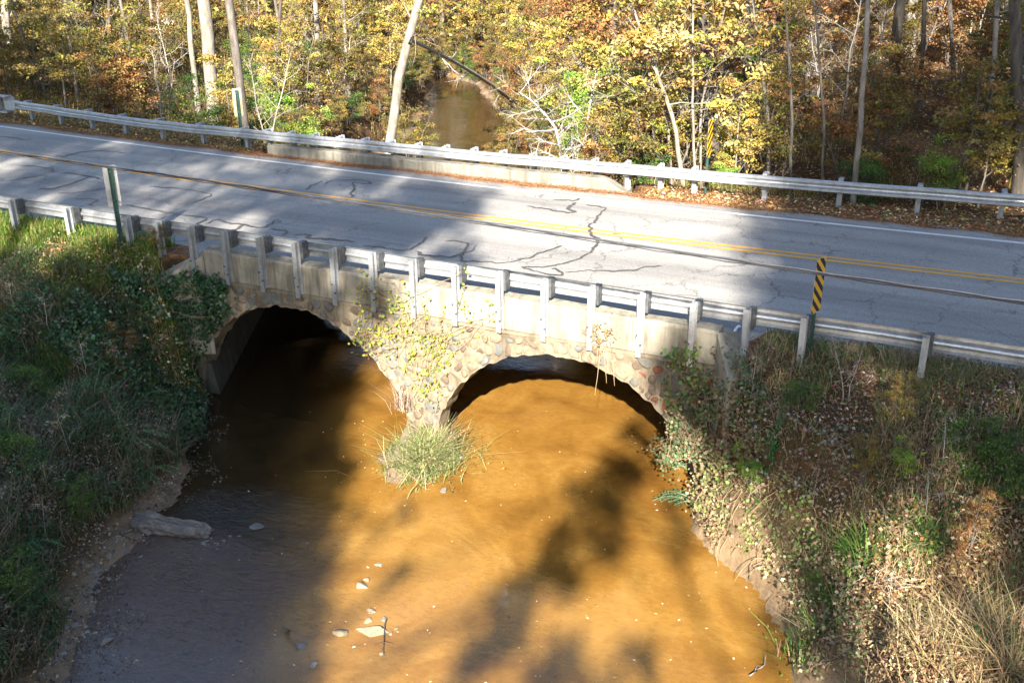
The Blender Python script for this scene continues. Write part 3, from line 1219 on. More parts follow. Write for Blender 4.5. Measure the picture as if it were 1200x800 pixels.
# deck slab between the two walls, hidden under the road
mb = MB()
mb.hexa(np.array([(-1.3, -.1, -1.12), (12.5, -.1, -1.12), (6.9, 9.39, -1.12), (-6.4, 9.39, -1.12), (-1.3, -.1, -.742), (12.5, -.1, -.742), (6.9, 9.39, -.742), (-6.4, 9.39, -.742)]))
put(mb, 'deck_fill', M['ground'])

# ------------------------------------------------------------------ guard rails
WPROF = [(.018, 0), (.05, -.006), (.083, -.03), (.083, -.085), (.012, -.125), (.0, -.155), (.012, -.185), (.083, -.225), (.083, -.28), (.05, -.304), (.018, -.31)]


def wbeam(name, path, parent, sgn, mat):
    """path: list of (x, y) the back of the rail follows; sgn +1: face towards +Y"""
    P = np.array(path)
    T = unit(np.gradient(P, axis=0))
    Nn = np.stack([-T[:, 1], T[:, 0]], 1) * sgn
    pr = WPROF + [(d_ - .006, z) for d_, z in WPROF[::-1]]
    k = len(pr)
    V = []
    for q in range(len(P)):
        for d_, z in pr:
            V.append((P[q, 0] + Nn[q, 0] * d_, P[q, 1] + Nn[q, 1] * d_ + .012 * (vnoise(P[q, 0], z * 3, .7, 88) - .5), z + .022 * (vnoise(P[q, 0], P[q, 1] * 0, 1.3, 87) - .5)))
    n = len(P)
    F = [(i * k + j, (i + 1) * k + j, (i + 1) * k + (j + 1) % k, i * k + (j + 1) % k) for i in range(n - 1) for j in range(k)]
    F += [tuple(range(k)), tuple((n - 1) * k + j for j in range(k))[::-1]]
    mb = MB()
    mb.add(np.array(V), F)
    return mb.build(name, mat, parent)


def ibeam(mb, x, y0, y1, z0, z1, w=.1, lean=0):
    """I section: flanges parallel to the rail at y0 (outer) and y1 (inner)"""
    t, tw = .012, .012
    R = np.eye(3)
    for lo, hi in (((x - w / 2, y0, z0), (x + w / 2, y0 + t, z1)), ((x - w / 2, y1 - t, z0), (x + w / 2, y1, z1)), ((x - tw / 2, y0 + t, z0), (x + tw / 2, y1 - t, z1))):
        mb.box(lo, hi)


S = .9525
near = empty('guard_rail', (0, 0, ZR))
tag(near, 'galvanised guard rail along the near bridge edge, seen from behind with its posts', 'guard rail')
NEARPI = Matrix.Translation((0, 0, -ZR))


def sub(o):
    o.matrix_parent_inverse = NEARPI
    return o


cuts = [-11.5, -7.6, -3.79, .02, 3.83, 7.64, 11.45, 15.26, 19.07, 22.88, 26.69, 30.5]
for q in range(len(cuts) - 1):
    xs = np.linspace(cuts[q] - .14, cuts[q + 1] + .14, 22)
    sub(wbeam('rail_beam', [(x, .004 * (q % 2) + float(curve_n(x)) + .012 * math.sin(x * .9)) for x in xs], near, 1, M['steel']))
near_k = [-10, -8, -6, -4, -2, -1] + list(range(0, 15)) + [16, 18, 20, 22, 24, 26, 28, 30]
for k in near_k:
    x = k * S - .06
    onb = 0 <= k <= 12
    jit = random.uniform(-.012, .012)
    zb = -1.17 + random.uniform(-.02, .02) if onb else min(h1(x, -.3) - .3, -1.2)
    mb = MB()
    ibeam(mb, x - .04 + jit, -.355, -.205, zb, .055 + random.uniform(-.015, .015), .102)
    po = sub(mb.build('post', M['steel'] if onb else M['old_steel'], near))
    if onb:
        for zz in (-.72, -.9):
            bm_ = MB()
            bx_ = x + (-.075 if zz > -.8 else 0) + jit
            bm_.tube([(bx_, -.385, zz), (bx_, -.352, zz)], [.018, .018], 6)
            bo = bm_.build('bolt', M['dark_steel'], po)
    mb = MB()
    w_ = .06
    mb.box((x - w_ - .0, -.203, -.335), (x + w_, -.004, .035))
    sub(mb.build('block', M['dark_steel'], near, bevel=.012))

FRX = np.array([-26, -21, -18, -15, -12.1, -10, -6, -.3, 4.4, 8.2, 10.1, 13.9, 15.85, 20, 26, 40])
FRY = np.array([12.0, 10.95, 10.5, 10.05, 9.7, 9.55, 9.55, 9.57, 9.65, 9.78, 9.86, 10.12, 10.35, 10.9, 11.8, 14.2])


def fry(x):
    x = np.asarray(x, float)
    return (np.interp(x - 1.2, FRX, FRY) + np.interp(x, FRX, FRY) + np.interp(x + 1.2, FRX, FRY)) / 3


far = empty('guard_rail', (0, 9.6, ZR))
tag(far, 'galvanised guard rail beyond the far white line with a blunt end terminal at its left', 'guard rail')
FARPI = Matrix.Translation((0, -9.6, -ZR))
cuts = [-19.3, -17.4, -13.6, -9.8, -6.0, -2.2, 1.61, 5.42, 9.23, 13.04, 16.85, 20.66, 24.5, 28.3, 32.1]
for q in range(len(cuts) - 1):
    xs = np.linspace(cuts[q] - .14, cuts[q + 1] + .14, 12)
    o = wbeam('rail_beam', [(x, float(fry(x)) - .004 * (q % 2)) for x in xs], far, -1, M['steel'])
    o.matrix_parent_inverse = FARPI
fpx = [-6.03 + j * S for j in range(16)] + [10.15, 12.05, 13.95, 15.86, 17.77, 19.7, 21.6, 23.5, 25.4, 27.3, 29.2] + [-6.98 - 1.905 * j for j in range(7)]
for x in fpx:
    y = float(fry(x))
    mb = MB()
    ibeam(mb, x - .02, y + .2, y + .35, -1.3 if -6.5 < x < 7 else min(h1(x, y + .3) - .3, -1.3), .025, .12)
    o = mb.build('post', M['old_steel'], far)
    o.matrix_parent_inverse = FARPI
    mb = MB()
    mb.box((x - .06, y + .004, -.34), (x + .06, y + .198, random.uniform(.015, .035)))
    o = mb.build('block', M['old_steel'], far, bevel=.01)
    o.matrix_parent_inverse = FARPI
# end terminal (impact head with a deep hollow face)
mb = MB()
yy = float(fry(-19.6))
mb.box((-20.1, yy - .22, -.5), (-20.06, yy + .12, .16))
mb.box((-20.06, yy - .22, .1), (-19.45, yy + .1, .15))
mb.box((-20.06, yy - .22, -.5), (-19.45, yy + .1, -.45))
mb.box((-19.9, yy + .06, -.45), (-19.3, yy + .1, .1))
mb.box((-19.5, yy - .2, -.36), (-18.95, yy + .08, -.02))
o = mb.build('end_terminal', M['old_steel'], far, bevel=.01)
o.matrix_parent_inverse = FARPI


# ------------------------------------------------------------------ object markers
def marker(x, y, z0, ztop, zpan, phi, face, back, lab, label, nm='object_marker', lean=0):
    """phi: heading of the face normal in the ground plane, degrees from +X"""
    root = empty(nm, (x, y, z0))
    root.rotation_euler = (0, lean, math.radians(phi + 90))
    tag(root, label, lab)
    mb = MB()                                  # U-channel post, open towards the back
    z1 = ztop - .06 - z0
    mb.box((-.04, 0, 0), (.04, .008, z1))
    mb.box((-.04, .008, 0), (-.032, .04, z1))
    mb.box((.032, .008, 0), (.04, .04, z1))
    mb.box((-.055, .032, 0), (-.04, .04, z1))
    mb.box((.04, .032, 0), (.055, .04, z1))
    mb.build('post', M['green_paint'], root)
    mb = MB()
    a, bz = zpan - z0, ztop - z0
    c_ = .025
    for (xa, xb, za, zb) in ((-.15, .15, a + c_, bz - c_), (-.15 + c_, .15 - c_, a, a + c_), (-.15 + c_, .15 - c_, bz - c_, bz)):
        mb.box((xa, -.006, za), (xb, -.003, zb))
    mb.build('panel', back, root)
    mb = MB()
    mb.box((-.147, -.0085, a + .012), (.147, -.0065, bz - .012))
    mb.build('sheeting', face, root)
    for zz in (a + .15, bz - .15):
        mb = MB()
        mb.tube([(0, -.014, zz), (0, .012, zz)], [.01, .01], 6)
        mb.build('bolt', M['old_steel'], root)
    return root


marker(13.36, -.17, -1.2, 1.08, .12, -19, M['stripe_a'], M['sign_back'], 'road marker', 'yellow and black striped marker on a green post at the near guard rail', lean=.02)
marker(8.55, 10.15, -1.0, 1.29, .27, -7, M['stripe_b'], M['sign_back'], 'road marker', 'yellow striped marker on a green post behind the far guard rail')
marker(-2.15, -.42, -1.3, 1.26, .31, 152, M['stripe_b'], M['sign_back'], 'road marker', 'grey back of a marker panel on a green post above the grassy left bank')
marker(-7.45, 10.05, -1.3, 1.2, .28, 147, M['stripe_a'], M['mossy_back'], 'road marker', 'moss stained back of a narrow panel on a green post by the pine trunk')

# ------------------------------------------------------------------ overhead cable
cab = empty('overhead_cable', (8, -3, 1.8))
tag(cab, 'bundled overhead utility cable running across the picture in front of the road', 'cable')
CX = np.array([-60, -20, -2.22, 2.26, 6.0, 9.17, 11.89, 14.26, 16.33, 30, 60])
CZ = np.array([3.2, 2.4, 2.05, 2.0, 1.915, 1.84, 1.785, 1.735, 1.705, 1.65, 2.2])
xs = np.linspace(-60, 60, 241)
zs = np.interp(xs, CX, CZ)
for _ in range(30):
    zs[1:-1] = zs[:-2] * .25 + zs[1:-1] * .5 + zs[2:] * .25
for dz, dy, rd, mt in ((0, 0, .012, 'cable'), (.02, -.004, .008, 'alu'), (-.026, .004, .008, 'cable')):
    tb = Tubes()
    tb.add(np.stack([xs, -3 + dy + .008 * np.sin(xs * 6 + dz * 90), zs + dz + .008 * np.cos(xs * 6 + dz * 90)], 1), rd, 6)
    o = link('strand', tb.mesh('strand', M[mt]), cab)
    o.matrix_parent_inverse = Matrix.Translation((-8, 3, -1.8))

# ------------------------------------------------------------------ trees: generators
def copy_tree(o, parent=None):
    c = o.copy()
    COL.objects.link(c)
    c.parent = parent
    for ch in o.children:
        copy_tree(ch, c)
    return c


def limb_path(r, p0, d, L, n=5, curl=.25, jit=.12):
    P = [np.array(p0, float)]
    d = unit(np.array(d, float))
    for _ in range(n - 1):
        d = unit(d + r.normal(0, jit, 3) + np.array([0, 0, curl * .25]))
        P.append(P[-1] + d * L / (n - 1))
    return np.array(P)


def grow(r, trunk, rads, n_limb, start, limb_len, el=(.2, .9), subs=4, twigs=0, curl=.25, thin=1.0):
    """branches off a trunk polyline -> Tubes, leaf anchor points"""
    tb = Tubes()
    anchors = []
    tt = np.linspace(0, 1, len(trunk))
    for i in range(n_limb):
        t = start + (1 - start) * (i + r.random()) / n_limb
        p0 = np.array([np.interp(t, tt, trunk[:, k]) for k in range(3)])
        rr = np.interp(t, tt, rads)
        az = i * 2.4 + r.uniform(-.6, .6)
        e = r.uniform(*el)
        d = np.array([math.cos(az) * math.cos(e), math.sin(az) * math.cos(e), math.sin(e)])
        L = limb_len * (1 - .5 * max(0, t - start) / (1 - start + 1e-6)) * r.uniform(.6, 1.25)
        P = limb_path(r, p0, d, L, 6, curl)
        r0 = min(rr * .5, .02 + .012 * L) * thin
        tb.add(P, np.linspace(r0, .005, 6), 4)
        anchors += [P[3], P[4], P[5], P[5]]
        for s in range(subs):
            f = r.uniform(.3, .95)
            q = np.array([np.interp(f, np.linspace(0, 1, 6), P[:, k]) for k in range(3)])
            d2 = unit(unit(P[-1] - P[0]) + r.normal(0, .6, 3))
            L2 = L * r.uniform(.25, .5)
            Q = limb_path(r, q, d2, L2, 4, curl)
            tb.add(Q, np.linspace(r0 * .45 + .002, .003, 4), 3)
            anchors += [Q[1], Q[2], Q[3], Q[3]]
            for w_ in range(twigs):
                q2 = Q[1 + w_ % 3]
                W = limb_path(r, q2, r.normal(0, 1, 3) + d2, L2 * .5, 3, curl)
                tb.add(W, [.004, .003, .002], 3)
                anchors += [W[1], W[2]]
    return tb, np.array(anchors)


def crown(r, anchors, n, size, cols, w=None, spread=.16, up=.55, var=.2, per=55):
    """leaves gathered in flat sprays round a choice of the anchors, one hue per spray"""
    m = max(8, n // per)
    c0 = anchors[r.integers(0, len(anchors), m)] + r.normal(0, spread * .6, (m, 3))
    sc_ = r.uniform(.6, 1.6, (m, 1))
    k = r.integers(0, m, n)
    c = c0[k] + r.normal(0, 1, (n, 3)) * np.array([1.05, 1.05, .45]) * spread * sc_[k]
    base = pal(m, cols, w, var * .8, r)
    col = np.clip(base[k] * np.exp(r.normal(0, var, (n, 1))), .002, .9)
    return leaves(c, size, col, up=up, r=r)


def proto_tree(name, seed, H, r0, n_limb, start, limb_len, n_leaf, size, cols, w=None, bark='bark', spread=.16, el=(.2, .9), subs=4, twigs=0, stems=1, lean=.06, mat='leaf', curl=.25):
    r = np.random.default_rng(seed)
    root = empty(name)
    anch = []
    tbs = Tubes()
    tk = Tubes()
    for s in range(stems):
        a = s * 2.3 + r.random()
        off = np.array([math.cos(a), math.sin(a), 0]) * (.12 if stems > 1 else 0)
        ln = np.array([math.cos(a), math.sin(a), 0]) * H * (lean if stems == 1 else r.uniform(.12, .4))
        t = np.linspace(0, 1, 8)
        hh = H * r.uniform(.75, 1.05) if stems > 1 else H
        P = off + ln * (t ** 1.3)[:, None] + np.array([0, 0, 1.0]) * (t * hh)[:, None] + np.cumsum(r.normal(0, .012 * H, (8, 3)) * np.array([1, 1, 0]), 0)
        P[0, 2] = -.3
        rad = r0 * (1 - .8 * t) + .004
        rad[0] *= 1.35
        tk.add(P, rad, 7)
        tb, an = grow(r, P, rad, n_limb, start, limb_len, el, subs, twigs, curl)
        tbs.V += tb.V
        tbs.F += [f + tbs.n for f in tb.F]
        tbs.n += tb.n
        anch.append(an)
    link('trunk', tk.mesh('trunk', M[bark]), root)
    link('branches', tbs.mesh('branches', M[bark]), root)
    if n_leaf:
        V, F, C = crown(r, np.concatenate(anch), n_leaf, size, cols, w, spread)
        link('crown', np_mesh('crown', V, F, M[mat], C), root)
    return root


OLIVE = [(.145, .135, .028), (.2, .165, .034), (.1, .115, .025), (.26, .2, .045), (.25, .15, .045), (.13, .09, .035)]
GOLD = [(.37, .28, .065), (.31, .23, .055), (.27, .24, .05), (.42, .33, .13), (.2, .2, .05), (.3, .19, .06)]
RUST = [(.24, .105, .035), (.19, .085, .03), (.3, .15, .055), (.15, .075, .027), (.26, .18, .055)]
LIME = [(.16, .28, .035), (.22, .31, .05), (.12, .21, .03), (.25, .3, .055)]
GREEN = [(.05, .1, .02), (.08, .14, .025), (.035, .075, .018), (.11, .17, .03)]
TAN = [(.3, .22, .11), (.38, .28, .15), (.24, .16, .08), (.42, .34, .2)]

# ------------------------------------------------------------------ trees behind the viewpoint (their shade falls on the scene)
SHADE = [  # pixel, plane z, clump radius, leaf density
    (935, 400, ZR, .7, .9), (940, 270, ZR, 1.0, 1), (1000, 350, ZR, 1.3, 1), (1040, 310, ZR, 1.3, 1), (1120, 340, ZR, 1.3, 1), (960, 340, ZR, 1.5, 1), (985, 300, ZR, 1.5, 1), (1010, 270, ZR, 1.6, 1), (1050, 385, ZR, 1.4, .9), (1060, 340, ZR, 1.5, 1), (1085, 300, ZR, 1.5, .9),
    (1120, 400, ZR, 1.2, .8), (1160, 375, ZR, 1.3, .7), (1150, 320, ZR, 1.5, .8), (1200, 350, ZR, 1.4, .9), (1110, 262, ZR, 1.7, .9), (1200, 290, ZR, 1.7, .9),
    (1270, 400, ZR, 2, .9), (1300, 320, ZR, 2, .9),
    (350, 262, ZR, 1.1, .9), (400, 255, ZR, 1.0, .9), (450, 270, ZR, 1.1, .9), (500, 262, ZR, .9, .9), (530, 300, ZR, .6, .6), (430, 205, ZR, 1.3, .6), (500, 228, ZR, 1.2, .9), (545, 238, ZR, .8, .6),
    (300, 240, ZR, .7, .7), (250, 255, ZR, .6, .6), (370, 220, ZR, .8, .7), (460, 250, ZR, .9, .9), (330, 205, ZR, 1.3, .35), (270, 225, ZR, 1.3, .35), (200, 185, ZR, 1.8, .45), (150, 225, ZR, 1.4, .4), (90, 195, ZR, 1.6, .5), (40, 165, ZR, 2.0, .6), (20, 215, ZR, 1.6, .45), (90, 240, ZR, 1., .4), (230, 160, ZR, 2, .45), (120, 150, ZR, 2, .6),
    (260, 320, -1.2, .8, 1), (410, 335, -1., .5, .8), (450, 365, -1.3, .4, .7), (230, 300, -1., 1.0, .9), (300, 330, -1.2, .9, 1), (350, 345, -1.2, .8, 1), (270, 300, -.8, .7, .6), (330, 310, -.8, .6, .6), (380, 360, -1.3, .5, .9), (410, 350, -1.1, .7, .4), (450, 350, -1., .6, .4), (395, 310, -.8, .6, .5),
    (130, 350, -2., 1.1, .9), (180, 320, -1.5, 1.1, .9), (60, 385, -2.2, .9, .7), (200, 400, -2.5, 1.5, 1), (130, 420, -3, 1.3, .75), (50, 430, -3, 1.6, 1), (0, 360, -2.5, 1.6, .9),
    (230, 470, -3.5, 1.3, 1), (160, 500, -3.7, 1.5, 1), (80, 520, -3.5, 1.6, 1), (0, 520, -3.2, 1.7, 1), (120, 590, -4, 1.5, 1), (40, 610, -3.8, 1.6, 1), (70, 690, -4, 1.5, 1), (0, 700, -4, 1.6, 1), (60, 780, -4, 1.5, 1),
    (330, 480, ZW, 1.0, 1.5), (300, 520, ZW, 1.1, 1.5), (350, 520, ZW, .8, 1.3), (380, 545, ZW, .5, 1.2), (330, 590, ZW, .9, 1.2), (270, 590, ZW, 1.1, 1.4), (400, 440, ZW, .5, 1.2), (425, 610, ZW, .25, .9), (470, 600, ZW, .2, .8), (395, 590, ZW, .3, 1), (200, 640, ZW, 1.2, 1.3), (300, 690, ZW, 1., 1.2), (220, 720, ZW, 1.2, 1.3), (130, 700, ZW, 1.2, 1.3), (290, 470, ZW, 1.2, 1.3), (320, 540, ZW, 1.2, 1), (260, 560, ZW, 1.2, 1), (230, 620, ZW, 1.1, 1), (300, 600, ZW, .8, .8), (380, 500, ZW, .8, .7), (360, 450, ZW, 1, .9),
    (180, 680, ZW, 1.1, 1), (260, 680, ZW, 1., 1), (320, 660, ZW, .7, 1), (160, 760, ZW, 1.1, 1), (250, 760, ZW, 1., .9), (330, 740, ZW, .75, 1), (370, 690, ZW, .35, .9), (340, 800, ZW, .7, .8),
    (790, 640, ZW, .3, .5), (650, 650, ZW, .55, 1), (700, 610, ZW, .6, 1), (735, 560, ZW, .6, 1), (745, 510, ZW, .45, .8), (620, 700, ZW, .4, .8), (690, 560, ZW, .4, .6), (470, 665, ZW, .25, .6),
    (590, 765, ZW, .45, .9), (655, 775, ZW, .4, .9), (610, 740, ZW, .3, .8), (560, 795, ZW, .4, .8), (700, 790, ZW, .35, .8), (750, 770, ZW, .3, .9),
    (840, 420, -1., .8, 1.2), (860, 440, -1.2, .7, 1.1), (790, 450, -1.8, .5, .6), (860, 500, -2.2, .7, 1), (800, 440, -1.4, .6, .5), (880, 480, -2, .9, .85), (940, 470, -1.8, 1., .8), (990, 500, -2., .8, .6), (900, 530, -2.6, .8, .85), (970, 550, -2.6, .9, .85), (830, 500, -2.4, .6, .6),
    (1080, 470, -1.6, .8, .5), (1180, 560, -2, 1., 1), (1200, 640, -2.4, .9, 1), (1200, 500, -1.6, 1., .8), (935, 760, -4, .35, .7), (905, 605, -3, .35, .6), 
    # far verge, rail and slope on the right
    (950, 215, -.3, 1.5, .9), (1020, 225, -.3, 1.6, .9), (1090, 225, -.3, 1.6, .9), (1000, 170, 0, 2.2, .7), (1120, 160, 0, 2.4, .7),
    (950, 110, 1, 2.4, .35), (1060, 90, 1.5, 2.6, .4), (1160, 60, 2, 2.6, .4), (1010, 40, 2, 2.4, .25), (100, 60, 0, 3, .3), (20, 80, 0, 3, .4), (60, 130, -.2, 1.8, .8), (130, 140, -.2, 1.5, .8), (200, 150, -.2, 1.2, .6), (270, 160, -.2, 1.2, .6), (350, 175, -.4, 1.0, .6), (440, 185, -.4, .6, .8), (170, 120, -.2, 2., .5), (15, 120, 0, 2, .8),
]
r = np.random.default_rng(77)
clumps = []
for px, py, z, rad, den in SHADE:
    if z == ZR and px < 560:
        den *= 1.15 if px < 310 else 1.5
    G = at(px, py, z=z)
    yt = -36 - r.uniform(0, 5) - .12 * abs(G[1])
    s = (G[1] - yt) / abs(SUN[1])
    clumps.append((G + SUN * s, rad, den))
cen = np.array([c[0] for c in clumps])
# group the clumps into trees by their x
order = np.argsort(cen[:, 0])
xlim = [-40, 5, 9, 12.5, 15.5, 19, 24, 29, 33, 37, 70]
for q in range(len(xlim) - 1):
    idx = [i for i in order if xlim[q] <= cen[i, 0] < xlim[q + 1]]
    if not idx:
        continue
    cc = cen[idx]
    bx, by = float(cc[:, 0].mean()), float(cc[:, 1].min() - 1.5)
    bx = 18.2 if 18.2 < bx < 24 else 29.6 if 24 <= bx < 29.6 else bx
    top = float(cc[:, 2].max())
    base = h1(bx, by)
    root = empty('tree', (0, 0, 0))
    tag(root, 'tall leafy tree standing outside the picture whose shade falls across the scene', 'tree', 'shade trees downstream of the bridge')
    tk = Tubes()
    t = np.linspace(0, 1, 9)
    P = np.stack([bx + .3 * np.sin(t * 4), by + .2 * np.cos(t * 3), base - .3 + (top - base + .5) * t], 1)
    rad0 = .3 * (1 - .75 * t) + .03
    tk.add(P, rad0, 8)
    link('trunk', tk.mesh('trunk', M['bark']), root)
    tb = Tubes()
    parts = []
    for i in idx:
        c, rad, den = clumps[i]
        zt = max(base + 2, c[2] - .5 * math.hypot(c[0] - bx, c[1] - by))
        p0 = np.array([np.interp(zt, P[:, 2], P[:, k]) for k in range(3)])
        mid = (p0 + c) / 2 + np.array([0, 0, .3])
        tb.add(np.array([p0, mid, c]), [.05, .035, .012], 5)
        for _ in range(5):
            e = c + r.normal(0, rad * .6, 3)
            tb.add(np.array([c * .5 + mid * .5, (c + e) / 2, e]), [.014, .009, .004], 3)
        n = int(190 * den * (rad / .5) ** 2)
        sub_ = c + r.normal(0, 1, (max(3, int(5 * rad * 3)), 3)) * rad * .5
        pos = sub_[r.integers(0, len(sub_), n)] + r.normal(0, rad * .26, (n, 3))
        parts.append(leaves(pos, .2 + .07 * rad, pal(n, OLIVE + GREEN, r=r), up=.3, r=r))
    link('branches', tb.mesh('branches', M['bark']), root)
    V, F, C = join(parts)
    link('crown', np_mesh('crown', V, F, M['shade_leaf'], C), root)
# slender bare trunks whose long shadows streak across the left of the road
for q, (px, py) in enumerate([(205, 235), (160, 250), (260, 215), (110, 225)]):
    G = at(px, py, z=ZR)
    yb = -38 - q * 1.3
    s = (G[1] - yb) / abs(SUN[1])
    T = G + SUN * s
    root = empty('tree', (float(T[0]), float(T[1]), h1(T[0], T[1])))
    tag(root, 'slender bare tree standing outside the picture whose shadow streaks the road', 'tree', 'slender trees downstream of the bridge')
    tk = Tubes()
    t = np.linspace(0, 1, 7)
    Hh = T[2] - h1(T[0], T[1]) + 3
    P = np.stack([.3 * t * (1 if q % 2 else -1), 0 * t, Hh * t - .2], 1)
    tk.add(P, .13 * (1 - .7 * t) + .02, 6)
    link('trunk', tk.mesh('trunk', M['bark']), root)
    tb, an = grow(r, P, .13 * (1 - .7 * t) + .02, 9, .5, 2.5, subs=3)
    link('branches', tb.mesh('branches', M['bark']), root)

# ------------------------------------------------------------------ forest beyond the road
PROTO = {
    'olive': [proto_tree('sapling', 100 + i, 4.6 + i * .6, .045, 13, .12, 1.7, 4800, .115, OLIVE, stems=2 + i % 2) for i in range(2)],
    'gold': [proto_tree('sapling', 110 + i, 5.2, .05, 12, .25, 1.8, 3200, .14, GOLD, [4, 3, 2, 2, 1, 1], bark='pale_bark', stems=1 + i) for i in range(2)],
    'rust': [proto_tree('sapling', 120 + i, 4.0 + i, .04, 12, .12, 1.6, 3600, .12, RUST, stems=2) for i in range(2)],
    'lime': [proto_tree('shrub', 130, 3.0, .04, 11, .1, 1.5, 4000, .105, LIME, stems=3)],
    'green': [proto_tree('shrub', 140 + i, 2.4 + i * .8, .05, 12, .06, 1.2, 4500, .095, GREEN, stems=3) for i in range(2)],
    'bare': [proto_tree('bare_sapling', 150 + i, 4.5 + i, .04, 10, .25, 1.7, 260, .1, RUST + TAN, bark='twig', stems=1 + i, subs=5, twigs=2) for i in range(2)],
    'tall': [proto_tree('forest_tree', 160 + i, 15, .17 + .03 * i, 24, .12, 3.0, 9000, .17, [OLIVE, GOLD, RUST][i], bark=['bark', 'pale_bark', 'dark_bark'][i], spread=.4, subs=5) for i in range(3)],
}
LAB = {
    'olive': ('olive leaved sapling in the woods beyond the far guard rail', 'sapling', 'olive saplings in the woods'),
    'gold': ('golden yellow leaved sapling in the woods beyond the far guard rail', 'sapling', 'golden saplings in the woods'),
    'rust': ('rust brown leaved sapling in the woods beyond the far guard rail', 'sapling', 'rust saplings in the woods'),
    'lime': ('bright lime green shrub in the woods beyond the far guard rail', 'shrub', 'lime shrubs in the woods'),
    'green': ('low dark green shrub in the woods beyond the far guard rail', 'shrub', 'green shrubs in the woods'),
    'bare': ('nearly bare sapling in the woods beyond the far guard rail', 'sapling', 'bare saplings in the woods'),
    'tall': ('tall autumn tree standing beyond the far guard rail', 'tree', 'tall trees in the woods'),
}
used = set()
ZONES = [(60, 'above the end terminal'), (150, 'right of the end terminal'), (225, 'left of the thick pine'), (300, 'around the pine trunks'), (380, 'by the black boulders'),
         (470, 'beside the leaning tree'), (600, 'by the creek'), (700, 'behind the whitish tree'), (790, 'left of the golden clump'), (880, 'behind the golden clump'),
         (960, 'right of the golden clump'), (1050, 'around the slim pale tree'), (1130, 'right of the slim pale tree'), (1e9, 'at the far right slope')]


def plant(kind, x, y, sc=1.0, rz=None, label=None, group=True):
    ps = PROTO[kind]
    i = int(r.integers(0, len(ps)))
    key = (kind, i)
    o = ps[i] if key not in used else copy_tree(ps[i])
    used.add(key)
    o.location = (float(x), float(y), h1(x, y) - .03)
    o.rotation_euler = (0, 0, r.uniform(0, 6.28) if rz is None else rz)
    o.scale = (sc, sc, sc * r.uniform(.9, 1.1))
    l, c, g = LAB[kind]
    zx = float(project((x, y, h1(x, y)))[0][0])
    zn = next(t for lim, t in ZONES if zx < lim)
    l = l.replace('in the woods beyond the far guard rail', '').replace('standing beyond the far guard rail', '').strip() + ' ' + zn + (', near the rail' if y - curve(x) < 18 else ', halfway back' if y < 34 else ', deep in woods')
    tag(o, label or l, c)
    if label:
        if 'group' in o:
            del o['group']
    else:
        o['group'] = g
    return o


r = np.random.default_rng(9)
for x, y in [(-9, -16), (-13, -12), (-7, -22), (-15, -20), (-11, -28), (-20, -14), (-4, -29), (-22, -25), (2, -33), (26, -6), (28, -12), (27.5, -4), (30, -2), (31, -7), (33, -14), (33, -19), (-24, -8), (31, -24), (-17, -33), (37, -4)]:  # trees added out of frame to cut the skylight over the stream
    plant('tall', x, y, r.uniform(1.0, 1.4), label='tall autumn tree added beside the stream outside the picture to dim the sky')['group'] = 'trees added beside the stream outside the picture'
r = np.random.default_rng(4)


def scatter(n, box, mind, test):
    out = []
    tries = 0
    while len(out) < n and tries < n * 60:
        tries += 1
        x, y = r.uniform(box[0], box[1]), r.uniform(box[2], box[3])
        px, py = project((x, y, h1(x, y)))
        if not (-220 < px[0] < 1480):
            continue
        d, side = stream_d(np.array([x]), np.array([y]))
        if d[0] < .5:
            continue
        if not test(x, y, px[0], py[0], d[0], side[0]):
            continue
        if any((x - a) ** 2 + (y - b_) ** 2 < mind * mind for a, b_, _, _ in out):
            continue
        out.append((x, y, px[0], side[0]))
    return out


def clear_view(x, y, px, d, side):
    # keep the sight line to the upstream water open
    if 210 < px < 262 and y < 21:
        return False
    if 455 < px < 605 and y < 40:
        return d > 1.2 and (px < 470 or px > 590 or y > 34)
    return True


RNG_X = (-95, 24)
talls = scatter(66, (-95, 34, 15, 75), 3.2, lambda x, y, px, py, d, s: clear_view(x, y, px, d, s) and y > 14 + curve(x) and not (470 < px < 600 and y < 50))
for x, y, px, s in talls:
    plant('tall', x, y, r.uniform(.8, 1.25))
sap = scatter(285, (-95, 34, 12.5, 62), 1.25, lambda x, y, px, py, d, s: clear_view(x, y, px, d, s) and y > 12.6 + curve(x) and (r.random() < (.5 if (px > 880 and y < 34) else 1)) and y < 12.5 + 50 * r.random() ** 1.1)
for x, y, px, s in sap:
    u = r.random()
    if px < 330:
        k = 'olive' if u < .58 else 'rust' if u < .7 else 'bare' if u < .82 else 'gold' if u < .88 else 'green'
    elif px < 620:
        k = 'olive' if u < .55 else 'gold' if u < .72 else 'lime' if u < .8 else 'bare' if u < .92 else 'green'
    elif px < 900:
        k = 'olive' if u < .3 else 'gold' if u < .55 else 'rust' if u < .7 else 'bare' if u < .82 else 'green' if u < .92 else 'lime'
    else:
        k = 'rust' if u < .45 else 'bare' if u < .68 else 'olive' if u < .83 else 'gold' if u < .93 else 'green'
    plant(k, x, y, r.uniform(.6, 1.05))

